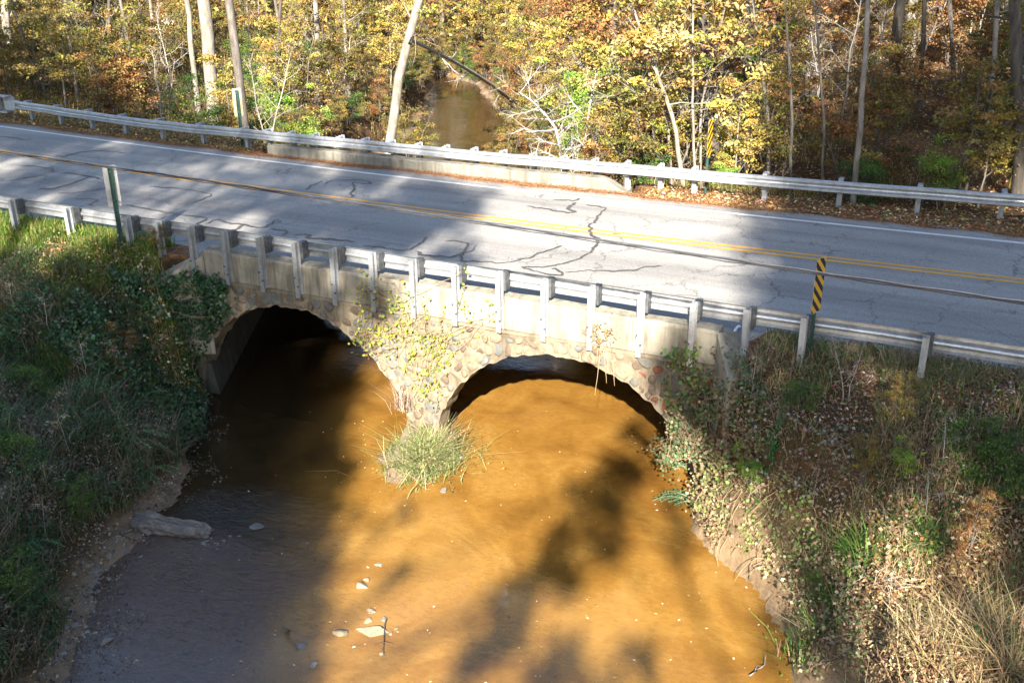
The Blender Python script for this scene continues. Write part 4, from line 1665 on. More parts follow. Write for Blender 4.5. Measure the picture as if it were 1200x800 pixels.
# far woods: one mass closing the view
n = 90000
az = r.uniform(-.98, .12, n)
D = r.uniform(72, 135, n)
X, Y = CAM[0] + np.sin(az) * D, CAM[1] + np.cos(az) * D
Z = hgt(X, Y) + r.uniform(0, 1, n) ** 1.3 * 13
lump = vnoise(X + Z * .7, Y, 3.2, 15)
keep = lump > .36
X, Y, Z = X[keep], Y[keep], Z[keep]
hue = vnoise(X, Y, 8, 16)[:, None]
cA, cB = pal(len(X), OLIVE + GOLD[:2], r=r), pal(len(X), RUST + OLIVE[:2], r=r)
V, F, C = leaves(np.stack([X, Y, Z], 1), .42, np.where(hue > .52, cB, cA), up=.3, r=r)
fw = link('far_woods', np_mesh('far_woods', V, F, M['leaf'], C))
tag(fw, 'distant mass of autumn woodland closing the view', 'woodland', kind='stuff')


# ------------------------------------------------------------------ particular trees
def special(name, pts_px, rad, bark, label, cat, n_limb=8, start=.3, limb=1.2, nleaf=0, size=.1, cols=OLIVE, base=None, dy=0, subs=4, twigs=1, sides=9, el=(.1, .8), extend=0, spread=.16, seed=1, thin=1.0):
    """pts_px: pixel track of the trunk from base to top; it stands on the ground under its first point"""
    rr = np.random.default_rng(seed)
    B = ground_at(*pts_px[0]) if base is None else at(*pts_px[0], Y=base)
    P = [B]
    for i, q in enumerate(pts_px[1:]):
        P.append(at(*q, Y=B[1] + dy * (i + 1) / (len(pts_px) - 1)))
    P = np.array(P)
    if extend:
        P = np.concatenate([P, P[-1:] + unit(P[-1:] - P[-2:-1]) * extend])
    P[0, 2] = min(P[0, 2], h1(P[0, 0], P[0, 1])) - .15
    t = np.linspace(0, 1, 12)
    tt = np.r_[0, np.cumsum(np.linalg.norm(np.diff(P, axis=0), axis=1))]
    Q = np.stack([np.interp(t * tt[-1], tt, P[:, k]) for k in range(3)], 1)
    Q[1:-1] += rr.normal(0, rad[0] * .18, (10, 3))
    R_ = np.interp(t, np.linspace(0, 1, len(rad)), rad)
    R_[0] *= 1.3
    root = empty(name, B)
    inv = Matrix.Translation(-Vector(B))
    tag(root, label, cat)
    tk = Tubes()
    tk.add(Q, R_, sides)
    link('trunk', tk.mesh('trunk', M[bark]), root).matrix_parent_inverse = inv
    if n_limb:
        tb, an = grow(rr, Q, R_, n_limb, start, limb, el, subs, twigs, thin=thin)
        link('branches', tb.mesh('branches', M[bark]), root).matrix_parent_inverse = inv
        if nleaf:
            V, F, C = crown(rr, an, nleaf, size, cols, spread=spread)
            link('crown', np_mesh('crown', V, F, M['leaf'], C), root).matrix_parent_inverse = inv
    return root, Q


special('pine_tree', [(247, 100), (243, 40), (237, -10)], [.3, .27, .25], 'pale_bark', 'thick pale pine trunk rising behind the dark green shrub at the left', 'tree', 7, .6, 2.5, 1500, .14, OLIVE, base=19, extend=9, seed=2)
special('pine_tree', [(229, 100), (223, 40), (217, -10)], [.13, .12, .11], 'pale_bark', 'slim pale trunk close beside the thick pine at the left', 'tree', 6, .6, 2, 900, .14, OLIVE, base=20.5, extend=7, seed=3)
special('pine_tree', [(287, 152), (281, 90), (272, 30), (266, -10)], [.17, .15, .13, .12], 'bark', 'grey pine trunk standing just behind the far guard rail beside the mossy marker', 'tree', 6, .55, 2, 800, .13, OLIVE, base=12.2, extend=8, seed=4)
special('leaning_tree', [(440, 164), (462, 110), (478, 55), (492, 0)], [.2, .17, .14, .12], 'pale_bark', 'pale tree leaning to the right from the left edge of the upstream creek', 'tree', 9, .5, 2.4, 700, .12, OLIVE + GOLD, base=13.4, extend=5, seed=5)
lt = at(480, 46, Y=13.6)
fb = ground_at(612, 128)
rr = np.random.default_rng(6)
root = empty('fallen_trunk', fb)
inv = Matrix.Translation(-Vector(fb))
tag(root, 'slender fallen trunk slanting down over the creek from the leaning tree', 'tree')
t = np.linspace(0, 1, 9)[:, None]
Q = fb * (1 - t) + lt * t + np.array([0, 0, 1]) * np.sin(t * 3.14) * .25
tk = Tubes()
tk.add(Q, np.linspace(.1, .06, 9), 8)
link('trunk', tk.mesh('trunk', M['twig']), root).matrix_parent_inverse = inv
tb, an = grow(rr, Q[::-1], np.linspace(.06, .1, 9), 7, .1, 1.4, (-1.2, .2), 4, 2, curl=-.3)
link('branches', tb.mesh('branches', M['twig']), root).matrix_parent_inverse = inv
# bare whitish shrub leaning out over the creek
special('bare_tree', [(668, 184), (655, 155), (632, 125), (608, 108)], [.075, .06, .04, .02], 'twig', 'bare whitish branching tree leaning left over the creek bank', 'tree', 30, .12, 2.0, 220, .08, RUST + OLIVE, base=13.2, subs=7, twigs=3, el=(-.4, .9), seed=8, thin=1.5)
special('bare_tree', [(672, 184), (690, 130), (700, 80)], [.05, .04, .02], 'twig', 'bare pale stem upright beside the whitish leaning tree', 'tree', 18, .15, 1.6, 500, .085, OLIVE, base=13.6, subs=6, twigs=3, seed=9, thin=1.4)
# golden tree with several pale stems
for q, (a, b_, c_) in enumerate([((806, 192), (790, 140), (768, 80)), ((818, 192), (812, 130), (812, 40)), ((792, 192), (782, 140), (766, 100)), ((826, 194), (820, 130), (845, 30))]):
    special('golden_tree', [a, b_, c_], [.075, .06, .035] if q == 0 else [.045, .035, .02], 'pale_bark',
            ['thickest pale stem of the golden leaved clump behind the far guard rail', 'upright thin stem in the golden clump right of its thickest stem',
             'leftmost thin stem of the golden leaved clump', 'rightmost stem of the golden leaved clump beside the far striped marker'][q], 'tree', 13, .5, 2.0, 1700, .15, GOLD, base=12.4 + .35 * q, extend=1.8, seed=20 + q, el=(-.1, .8))
special('golden_tree', [(905, 195), (900, 130), (890, 60)], [.06, .05, .03], 'pale_bark', 'yellow leaved tree just right of the golden clump with leaves high up', 'tree', 12, .55, 2, 2000, .15, GOLD + OLIVE, base=14.5, extend=2, seed=31)
special('slim_tree', [(1003, 210), (1010, 120), (1017, 5)], [.085, .07, .055], 'pale_bark', 'slim pale barked tree straight behind the far rail at the right', 'tree', 8, .6, 1.6, 600, .11, GOLD + RUST, base=12.3, extend=4, seed=32)
special('dark_tree', [(1196, 222), (1193, 150), (1190, 60)], [.16, .14, .11], 'dark_bark', 'dark trunk at the right end of the far guard rail', 'tree', 7, .4, 1.8, 500, .11, RUST, base=13, extend=5, seed=33)
special('dark_tree', [(874, 172), (876, 110), (878, 40)], [.2, .18, .15], 'dark_bark', 'dark vine wrapped trunk behind the yellow leaves right of the far striped marker', 'tree', 18, .05, .5, 1600, .1, GREEN, base=17, extend=6, seed=34, spread=.12)
special('dark_tree', [(1042, 150), (1048, 90), (1052, 20)], [.2, .17, .14], 'dark_bark', 'dark trunk on the leaf covered slope right of the slim pale tree', 'tree', 6, .5, 2, 500, .12, RUST, extend=6, seed=35)
special('slim_tree', [(372, 126), (372, 60), (370, -5)], [.14, .12, .1], 'pale_bark', 'pale trunk behind the dark boulders left of the creek', 'tree', 8, .45, 2, 900, .12, OLIVE, extend=6, seed=36)
special('slim_tree', [(931, 190), (928, 130), (925, 80)], [.05, .045, .03], 'bark', 'thin grey sapling between the yellow tree and the slim pale tree', 'tree', 7, .5, 1.1, 250, .1, RUST, base=13.2, extend=2, seed=37)
special('slim_tree', [(968, 196), (966, 140), (960, 70)], [.04, .035, .025], 'bark', 'thin grey stem left of the slim pale tree at the right', 'tree', 7, .5, 1.1, 250, .1, RUST, base=13., extend=2, seed=38)
for q, (bx, by, tx) in enumerate([(58, 118, 10), (92, 120, 74), (128, 118, 128), (162, 124, 140), (185, 110, 176), (318, 130, 330), (340, 118, 322), (410, 130, 402), (1078, 130, 1084), (1120, 110, 1112), (1160, 160, 1168)]):
    special('slim_tree', [(bx, by), ((bx + tx) / 2, by / 2), (tx, -5)], [.09, .075, .06], ['bark', 'pale_bark', 'dark_bark'][q % 3],
            'thin %s trunk among the %s' % (['grey', 'pale', 'dark'][q % 3], ['leaves above the end terminal', 'olive saplings right of the end terminal', 'olive saplings left of the pines', 'brown saplings left of the pines',
            'saplings close left of the thick pine', 'boulders right of the mossy marker', 'shrubs left of the dark boulders', 'shrubs left of the leaning tree', 'rust leaves on the slope', 'trees high on the right slope', 'shrubs near the right frame edge'][q]), 'tree', 8, .4, 1.6, 420, .11, OLIVE + RUST, extend=5, seed=50 + q)


def at_px(kind, px, py, sc, label, base=None):
    B = ground_at(px, py) if base is None else at(px, py, Y=base)
    return plant(kind, B[0], B[1], sc, label=label)


at_px('green', 232, 142, 1.05, 'dark green evergreen shrub at the foot of the thick pine', base=14)
at_px('lime', 690, 120, 1.25, 'lime green shrub glowing behind the whitish bare tree', base=20)
at_px('lime', 712, 150, .9, 'yellow green shrub between the bare tree and the golden clump', base=16)
at_px('green', 760, 190, .55, 'low leafy shrub at the foot of the golden clump', base=12.6)
at_px('lime', 850, 205, .42, 'small glossy leaved shrub at the foot of the far striped marker', base=12.2)
at_px('gold', 1150, 222, .55, 'small yellow leaved sapling behind the rail at the far right', base=12.6)
at_px('lime', 1105, 222, .5, 'yellow green sapling left of the small yellow sapling at the right', base=12.8)
at_px('green', 1015, 205, .6, 'green shrub beside the foot of the slim pale tree', base=13)
at_px('olive', 560, 60, 1.0, 'olive sapling overhanging the far bend of the creek')
at_px('olive', 640, 170, .5, 'olive bush under the whitish bare tree', base=14)
at_px('olive', 730, 185, .6, 'olive bush left of the golden clump stems', base=13)
at_px('rust', 575, 150, .4, 'rusty leaved bush at the right edge of the creek', base=22)
at_px('olive', 515, 92, .55, 'low olive bush on the far bank of the creek bend')
at_px('green', 545, 90, .6, 'low dark bush on the far bank of the creek bend')
at_px('rust', 572, 96, .5, 'low rusty bush on the far bank of the creek bend')
at_px('olive', 492, 110, .45, 'low olive bush leaning over the creek left of the fallen trunk')
at_px('olive', 590, 140, .5, 'low olive bush leaning over the creek right of the fallen trunk', base=22)
at_px('gold', 545, 70, 1.0, 'golden sapling closing off the creek at its bend')
at_px('olive', 520, 75, 1.1, 'olive sapling closing off the creek at its bend, left of the golden one')
at_px('olive', 575, 75, 1.1, 'olive sapling closing off the creek at its bend, right of the golden one')
at_px('olive', 478, 120, .55, 'olive sapling on the left creek bank behind the leaning tree', base=24)
at_px('olive', 455, 100, .7, 'tall olive sapling on the left creek bank further up', base=33)
at_px('olive', 600, 110, .6, 'olive sapling on the right creek bank by the fallen trunk', base=27)
at_px('rust', 605, 85, .8, 'rusty sapling on the right creek bank at the bend', base=36)
at_px('olive', 470, 150, .4, 'small olive bush on the left creek bank close to the rail', base=17)
at_px('olive', 590, 170, .35, 'small olive bush on the right creek bank close to the rail', base=16)
at_px('olive', 400, 160, .5, 'olive bush at the foot of the leaning tree', base=13.5)
at_px('olive', 345, 150, .5, 'olive bush behind the rail left of the leaning tree', base=13)

for Yb in np.arange(13.5, 50, 1.5):
    for sgn in (-1, 1):
        if r.random() < .15:
            continue
        xe = float(np.interp(Yb, LY, LX) - .8) if sgn < 0 else float(np.interp(Yb, RY, RX) + .45)
        plant(['olive', 'green', 'rust', 'olive'][int(r.integers(0, 4))], xe + r.normal(0, .25), Yb + r.normal(0, .3), r.uniform(.26, .46) * (1 + Yb / 90))
# ------------------------------------------------------------------ leaf litter and brush on the forest floor
n = 190000
X = r.uniform(-60, 32, n)
Y = 9.15 + curve(X) + r.uniform(0, 1, n) ** 1.9 * 47
px, py = project(np.stack([X, Y, hgt(X, Y)], 1))
d, side = stream_d(X, Y)
k = (px > -150) & (px < 1450) & (d > .2) & ((Y > 10.7) | (X > 7) | (X < -6.6)) & (Y > far_edge(X) + .12 * r.normal(0, 1, n))
X, Y, side = X[k], Y[k], side[k]
Z = np.where(Y < far_edge(X) + .05, np.maximum(hgt(X, Y), ZR), hgt(X, Y)) + r.uniform(.004, .06, len(X))
c1, c2 = pal(len(X), RUST + TAN + [(.12, .06, .03)], var=.35, r=r), pal(len(X), OLIVE + TAN + RUST[:2], var=.35, r=r)
V, F, C = leaves(np.stack([X, Y, Z], 1), .1, np.where(side[:, None] > 0, c1, c2), up=.7, r=r)
o = link('leaf_litter', np_mesh('leaf_litter', V, F, M['litter'], C))
tag(o, 'fallen brown leaves covering the forest floor', 'leaf litter', kind='stuff')
n = 210000
X = r.uniform(-55, 32, n)
Y = 11.3 + curve(X) + r.uniform(0, 1, n) ** 1.8 * 34
px, py = project(np.stack([X, Y, hgt(X, Y)], 1))
d, side = stream_d(X, Y)
k = (px > -150) & (px < 1450) & (d > .1) & (vnoise(X, Y, 1.8, 33) > np.where(px > 880, .56, .36))
X, Y, px = X[k], Y[k], px[k]
Z = hgt(X, Y) + r.uniform(0, 1.9, len(X)) * vnoise(X, Y, 1.3, 34) ** 1.5
V1 = leaves(np.stack([X, Y, Z], 1), .075, pal(len(X), OLIVE + GREEN[:2] + TAN[2:3] + RUST[:1], var=.35, r=r), up=.4, r=r)
kk = r.random(len(X)) < .35
V2 = blades(np.stack([X, Y, hgt(X, Y)], 1)[kk], .5, .008, pal(int(kk.sum()), TAN + OLIVE, r=r), r=r)
for nm_, (V, F, C) in (('undergrowth', V1), ('dry_grass', V2)):
    o = link(nm_, np_mesh(nm_, V, F, M['leaf'], C))
    tag(o, 'low leafy undergrowth along the far side of the road' if nm_ == 'undergrowth' else 'thin dry grass along the far side of the road', 'undergrowth' if nm_ == 'undergrowth' else 'grass', kind='stuff')

# pine straw strip along the far kerb
n = 26000
X = r.uniform(-20, 20, n)
Y = far_edge(X) + r.normal(.15, .22, n)
k = (Y > far_edge(X) - .25) & ~((Y > 9.37) & (X > -6) & (X < 6.7))
X, Y = X[k], Y[k]
P = np.stack([X, Y, np.maximum(hgt(X, Y), ZR) + r.uniform(.004, .03, len(X))], 1)
V, F, C = leaves(P, .09, pal(len(P), [(.34, .15, .06), (.26, .11, .045), (.4, .22, .1), (.2, .1, .05)], r=r), up=.85, width=.16, r=r)
o = link('pine_straw', np_mesh('pine_straw', V, F, M['litter'], C))
tag(o, 'rust coloured pine straw along the foot of the far parapet and rail', 'pine straw', kind='stuff')

# ------------------------------------------------------------------ near banks
def bank_pts(n, box, cond=None, jit=0):
    X = r.uniform(box[0], box[1], n)
    Y = r.uniform(box[2], box[3], n)
    d, side = stream_d(X, Y)
    Z = hgt(X, Y)
    px, py = project(np.stack([X, Y, Z], 1))
    k = (d > .12) & (px > -300) & (px < 1750) & (py < 1050) & (Y < near_edge(X) - .12)
    k &= ~((Y > -.45) & (X > -1.3) & (X < 12.5))
    if cond is not None:
        k &= cond(X, Y, px, py, d, side)
    return np.stack([X, Y, Z], 1)[k], d[k], px[k], py[k]


def stuff(name, parts, mat, label, cat):
    V, F, C = join(parts)
    o = link(name, np_mesh(name, V, F, M[mat], C))
    tag(o, label, cat, kind='stuff')
    return o


# left: bright grass near the rail
parts = []
P, d, px, py = bank_pts(60000, (-12, .3, -4.2, .7), lambda X, Y, px, py, d, s: (s < 0) & (vnoise(X, Y, .8, 50) + .25 * vnoise(X, Y, .25, 51) > .4 + .2 * np.clip(-Y - 2.4, 0, 2)))
parts.append(blades(P, .32, .008, pal(len(P), [(.07, .15, .02), (.11, .19, .025), (.16, .2, .03), (.05, .1, .02), (.25, .2, .07)], r=r), lean=.6, r=r))
stuff('grass', parts, 'grass', 'bright green grass on the bank beside the left guard rail posts', 'grass')
# left: mixed dark weeds lower down
parts = []
P, d, px, py = bank_pts(330000, (-14, 5.2, -13, -1.2), lambda X, Y, px, py, d, s: (s < 0) & (vnoise(X, Y, .55, 52) > .16) & (d > (.08 + .35 * vnoise(X, Y, .8, 61)) * np.where(Y < -5.5, 1.7, 1)))
hgt_ = .2 + .75 * vnoise(P[:, 0], P[:, 1], .7, 53)
k = r.random(len(P)) < .3
parts.append(blades(P[k], hgt_[k] * .9, .009, pal(int(k.sum()), [(.06, .1, .03), (.1, .12, .045), (.2, .15, .085), (.28, .22, .14), (.15, .1, .065), (.04, .07, .03)], r=r), lean=.9, r=r))
Q = P[~k].copy()
Q[:, 2] += hgt_[~k] * r.uniform(.1, 1.05, len(Q))
hue = vnoise(Q[:, 0], Q[:, 1], .5, 54)[:, None]
cg = pal(len(Q), [(.035, .1, .04), (.06, .14, .045), (.03, .08, .045), (.1, .17, .05), (.05, .12, .07)], r=r)
cd_ = pal(len(Q), [(.17, .125, .085), (.26, .21, .15), (.11, .085, .06), (.32, .28, .22), (.14, .14, .1), (.1, .1, .06)], r=r)
parts.append(leaves(Q, .058, np.where(hue > .54, cd_, cg), up=.45, width=.5, r=r))
stuff('weeds', parts, 'leaf', 'tangled dark green weeds with dry stalks covering the left bank', 'weeds')


# seed heads: pale little puffs over the weeds
P, d, px, py = bank_pts(240, (-8, 3, -9, -2), lambda X, Y, px, py, d, s: (s < 0) & (vnoise(X, Y, .9, 57) > .5))
parts = []
for p_ in P[:130]:
    c_ = p_ + np.array([0, 0, r.uniform(.4, .75)])
    m_ = 26
    parts.append(leaves(c_ + r.normal(0, (.07, .07, .025), (m_, 3)), .026, pal(m_, [(.42, .38, .31), (.34, .3, .24), (.5, .45, .38)], r=r), up=.7, r=r))
    parts.append(blades(np.repeat(p_[None], 3, 0), .6, .006, pal(3, TAN, r=r), lean=.15, r=r))
stuff('seed_heads', parts, 'leaf', 'pale dry seed heads standing in the weeds of the left bank', 'seed heads')
# dead leaves and dry stems on the left bank
P, d, px, py = bank_pts(26000, (-12, 5, -13, .4), lambda X, Y, px, py, d, s: (s < 0))
P[:, 2] += r.uniform(.005, .05, len(P))
stuff('leaf_litter', [leaves(P, .06, pal(len(P), RUST + TAN + [(.1, .07, .05)], r=r), up=.7, r=r)], 'litter', 'dead leaves lying between the weeds of the left bank', 'leaf litter')

# right bank: litter, low weeds, straw
P, d, px, py = bank_pts(130000, (11.8, 26, -9.5, .9), lambda X, Y, px, py, d, s: (s > 0) & (d > .55))
up_ = P[:, 1] > -2.2
cA = pal(len(P), [(.15, .09, .065), (.2, .1, .065), (.26, .18, .12), (.1, .065, .05), (.34, .28, .21), (.09, .11, .04)], var=.3, r=r)
cB = pal(len(P), [(.3, .21, .11), (.4, .3, .17), (.22, .15, .08), (.16, .09, .05)], var=.3, r=r)
P2 = P.copy()
P2[:, 2] += r.uniform(.0, .07, len(P))
stuff('leaf_litter', [leaves(P2, .065, np.where(up_[:, None], cA, cB), up=.6, r=r)], 'litter', 'brown and reddish fallen leaves covering the right bank', 'leaf litter')
parts = []
P, d, px, py = bank_pts(150000, (11.8, 26, -9.5, .8), lambda X, Y, px, py, d, s: (s > 0) & (d > .3) & (vnoise(X, Y, .65, 60) > .4))
hh = .12 + .35 * vnoise(P[:, 0], P[:, 1], .6, 62)
k = r.random(len(P)) < .5
parts.append(blades(P[k], hh[k], .006, pal(int(k.sum()), [(.3, .22, .12), (.4, .31, .18), (.2, .14, .08), (.13, .15, .05)], r=r), lean=.9, r=r))
Q = P[~k].copy()
Q[:, 2] += hh[~k] * r.uniform(.1, 1, len(Q))
hue = vnoise(Q[:, 0], Q[:, 1], .45, 63)[:, None]
cg = pal(len(Q), [(.07, .15, .035), (.1, .18, .045), (.05, .1, .035), (.16, .19, .06)], r=r)
cd_ = pal(len(Q), [(.24, .17, .11), (.32, .25, .17), (.15, .105, .07)], r=r)
parts.append(leaves(Q, .05, np.where(hue > .56, cd_, cg), up=.5, r=r))
stuff('weeds', parts, 'leaf', 'low weeds and dry stalks scattered over the right bank', 'weeds')
parts = []
P, d, px, py = bank_pts(30000, (12, 26, -3.2, 1.0), lambda X, Y, px, py, d, s: (s > 0) & (Y > -.9) & (vnoise(X, Y, .8, 64) > .52))
parts.append(blades(P, .1, .007, pal(len(P), [(.11, .17, .03), (.17, .2, .04), (.26, .2, .08)], r=r), lean=.9, r=r))
stuff('grass', parts, 'grass', 'short grass along the edge of the road by the right guard rail', 'grass')


# ------------------------------------------------------------------ plants that stand out
def clump(name, px, py, n, h, w, cols, label, cat, lean=.8, spread=.2, mat='grass', dirv=None, leafy=0, lsize=.05, base=None):
    B = ground_at(px, py) if base is None else at(px, py, Y=base)
    root = link(name, None) if False else None
    ang = r.uniform(0, 6.28, n)
    rad = np.abs(r.normal(0, spread, n))
    P = np.stack([B[0] + np.cos(ang) * rad, B[1] + np.sin(ang) * rad, np.zeros(n)], 1)
    P[:, 2] = np.maximum(hgt(P[:, 0], P[:, 1]), ZW if base is None else B[2] - .2) - .02
    if base is not None:
        P[:, 2] = B[2]
    parts = [blades(P - B, h, w, pal(n, cols, r=r), lean=lean, dirv=dirv, r=r)]
    if leafy:
        q = P[r.integers(0, n, leafy)] - B + r.normal(0, (spread, spread, h * .3), (leafy, 3)) + np.array([0, 0, h * .5])
        parts.append(leaves(q, lsize, pal(leafy, cols, r=r), up=.4, r=r))
    V, F, C = join(parts)
    o = link(name, np_mesh(name, V, F, M[mat], C), loc=B)
    tag(o, label, cat)
    return o


FRESH = [(.09, .19, .03), (.13, .24, .04), (.06, .13, .03), (.18, .26, .05)]
STRAW = [(.42, .31, .16), (.5, .39, .22), (.34, .23, .11), (.28, .17, .08)]
clump('grass_tuft', 1002, 670, 160, .42, .012, FRESH, 'bright green arching tuft in the middle of the right bank', 'grass tuft', 1.1, .14)
clump('grass_tuft', 1085, 640, 150, .36, .012, FRESH, 'green tuft higher up the right bank right of the arching tuft', 'grass tuft', 1.2, .14)
clump('fern_tuft', 905, 537, 70, .25, .018, [(.05, .2, .07), (.07, .25, .09)], 'small blue green sprig among pale leaves on the right bank', 'fern', 1.2, .07)
clump('fern_tuft', 1120, 520, 90, .25, .016, FRESH, 'small green patch of leaves below the last near rail post', 'fern', 1.2, .2, leafy=120)
clump('fern_tuft', 1145, 568, 80, .25, .016, FRESH, 'small green sprig near the shaded right edge of the bank', 'fern', 1.2, .12, leafy=60)
clump('fern_tuft', 950, 760, 220, .4, .01, FRESH + TAN, 'green weeds hanging at the foot of the right bank', 'weeds', 1.0, .22, leafy=200)
for q, (px, py, lab) in enumerate([(1165, 760, 'big clump of straw coloured grass at the lower right corner'), (1195, 700, 'straw coloured grass clump at the right edge of the frame'),
                                   (1120, 730, 'dry grass clump left of the big straw clump'), (1095, 790, 'dry brown grass at the bottom edge right of the hanging weeds'), (1180, 800, 'dry grass clump at the very lower right corner')]):
    clump('dry_grass_clump', px, py, [260, 200, 110, 110, 220][q], [.55, .5, .4, .4, .6][q], .007, [STRAW[0], STRAW[2], STRAW[3], (.2, .13, .06), (.15, .14, .05)], lab, 'dry grass', 1.5, .3)
clump('grass_tuft', 500, 548, 1100, .42, .007, [(.13, .19, .05), (.2, .24, .08), (.3, .27, .13), (.4, .34, .18), (.09, .13, .04)], 'grassy tuft growing on the pier foot between the two arches', 'grass tuft', 1.7, .42, leafy=700, lsize=.035)
clump('grass_tuft', 516, 525, 420, .4, .007, [(.16, .21, .06), (.3, .25, .13), (.36, .29, .18), (.2, .13, .08)], 'drier grass tuft close against the pier wall', 'grass tuft', 1.5, .26, leafy=400, lsize=.035)
clump('grass_tuft', 470, 480, 70, .5, .007, [(.3, .22, .16), (.38, .3, .22), (.22, .16, .12)], 'reddish seed grass on the left side of the pier', 'grass tuft', .9, .12, base=-.45)


# arching green plants on the left bank
def arching(px, py, L, hd, label, stems=9):
    B = ground_at(px, py)
    root = empty('arching_weed', B)
    tag(root, label, 'weed')
    tb = Tubes()
    parts = []
    for s in range(stems):
        a = hd + r.normal(0, .55)
        LL = L * r.uniform(.6, 1.1)
        t = np.linspace(0, 1, 8)
        rise = r.uniform(.5, .85)
        P = np.stack([np.cos(a) * LL * t * .8, np.sin(a) * LL * t * .8, LL * (rise * t - .62 * t * t)], 1) + r.normal(0, .05, 3) * np.array([1, 1, 0])
        tb.add(P, np.linspace(.008, .003, 8), 4)
        m_ = 90
        tt = r.uniform(.12, 1, m_)
        C_ = np.stack([np.interp(tt, t, P[:, k]) for k in range(3)], 1) + r.normal(0, .022, (m_, 3))
        parts.append(leaves(C_, .07, pal(m_, [(.05, .15, .07), (.08, .2, .09), (.04, .11, .05)], r=r), up=.3, width=.2, r=r))
    link('stems', tb.mesh('stems', M['dry_stem']), root)
    V, F, C = join(parts)
    link('foliage', np_mesh('foliage', V, F, M['leaf'], C), root)


arching(138, 520, 1.3, .35, 'largest arching blue green weed reaching right over the left bank')
arching(150, 480, 1.1, .5, 'arching blue green weed just above the largest one')
arching(165, 555, 1.0, .1, 'arching green weed low by the water under the largest one', 7)
arching(95, 590, .9, .3, 'arching green weed at the left of the bleached log', 6)
arching(30, 640, .8, .2, 'arching green weed near the left frame edge below the log', 6)
arching(812, 552, 1.0, 2.9, 'feathery green sprays reaching left over the water from the right bank', 7)
arching(818, 592, 1.0, 3.3, 'lower feathery green sprays hanging over the water at the right bank', 6)


BUSH = [('bare', 880, 468, .3, 'twiggy bush right below the parapet end on the right bank'), ('green', 935, 488, .22, 'low dark bush left of the pale leaved bramble'), ('bare', 990, 470, .32, 'twiggy bush on the right bank under the striped marker'),
        ('olive', 1050, 500, .22, 'low olive bush under the last post on the right bank'), ('bare', 1105, 545, .34, 'twiggy bush in the upper middle of the right bank'), ('green', 1165, 560, .3, 'dark green bush in the deep shade at the right edge'),
        ('green', 1190, 610, .32, 'lower dark green bush at the right edge of the frame'), ('bare', 950, 610, .3, 'twiggy bush above the clay edge of the right bank'), ('olive', 1010, 575, .2, 'small olive bush in the middle of the right bank'),
        ('bare', 1085, 610, .34, 'twiggy bush above the higher green tuft'), ('rust', 1130, 660, .22, 'rust leaved bush above the big straw clump'), ('lime', 880, 590, .2, 'yellow green bush over the clay edge by the hanging roots'),
        ('lime', 1060, 560, .16, 'small lime green bush in the upper middle of the right bank'), ('bare', 1040, 720, .28, 'twiggy bush left of the dry grass clumps'), ('green', 965, 720, .2, 'dark green bush low on the right bank near the water'),
        ('bare', 60, 405, .45, 'twiggy bush on the left bank under the bright grass'), ('green', 30, 470, .32, 'dark bush at the left edge below the bright grass'), ('bare', 105, 455, .4, 'twiggy bush in the middle of the left bank'),
        ('rust', 150, 425, .2, 'rust leaved bush beside the dark vine'), ('green', 20, 560, .34, 'dark bush at the left edge level with the arching weeds'), ('bare', 85, 545, .4, 'twiggy bush left of the largest arching weed'),
        ('green', 190, 500, .22, 'dark bush above the waterline near the left arch'), ('bare', 55, 640, .34, 'twiggy bush left of the log'), ('green', 20, 720, .3, 'dark bush in the lower left corner'),
        ('green', 95, 620, .26, 'dark bush just left of the log'), ('bare', 20, 380, .4, 'twiggy bush at the left edge in the grass'), ('olive', 190, 300, .16, 'yellowing bush at the foot of the left posts')]
for kd, px, py, sc_, lab in BUSH:
    B = ground_at(px, py)
    o = plant(kd, B[0], B[1], sc_ * (.6 if kd == 'bare' else 1), label=lab)
    o['category'] = 'bush'
    o.name = 'bush'
# leafy vines
def vine(name, pts, n, size, cols, label, thick=.18, up=.5, w=None, stems=24, mat='leaf', nrm=(0, -.8, .5), var=.25):
    """pts: world points the mat of leaves covers; nrm: side the leaves face"""
    B = pts.mean(0)
    root = empty(name, B)
    tag(root, label, 'vine')
    N_ = np.array(nrm, float)
    c = pts[r.integers(0, len(pts), n)] + r.normal(0, .06, (n, 3)) + unit(N_)[None] * np.abs(r.normal(0, thick, (n, 1)))
    V, F, C = leaves(c - B, size, pal(n, cols, w, var, r=r), up=up, width=.85, nrm=unit(N_)[None], fold=.08, r=r)
    link('foliage', np_mesh('foliage', V, F, M[mat], C), root)
    tb = Tubes()
    for _ in range(stems):
        a = pts[r.integers(0, len(pts))]
        j = np.argsort(np.linalg.norm(pts - a, axis=1))[r.integers(len(pts) // 12 + 2, len(pts) // 5 + 3)]
        b_ = pts[j]
        t = np.linspace(0, 1, 6)[:, None]
        P = a * (1 - t) + b_ * t + r.normal(0, .03, (6, 3)) + unit(N_) * .05
        tb.add(P - B, .006, 3)
    link('stems', tb.mesh('stems', M['dry_stem']), root)
    return root


IVY = [(.03, .07, .03), (.045, .1, .035), (.06, .13, .05), (.02, .05, .025), (.12, .15, .1)]
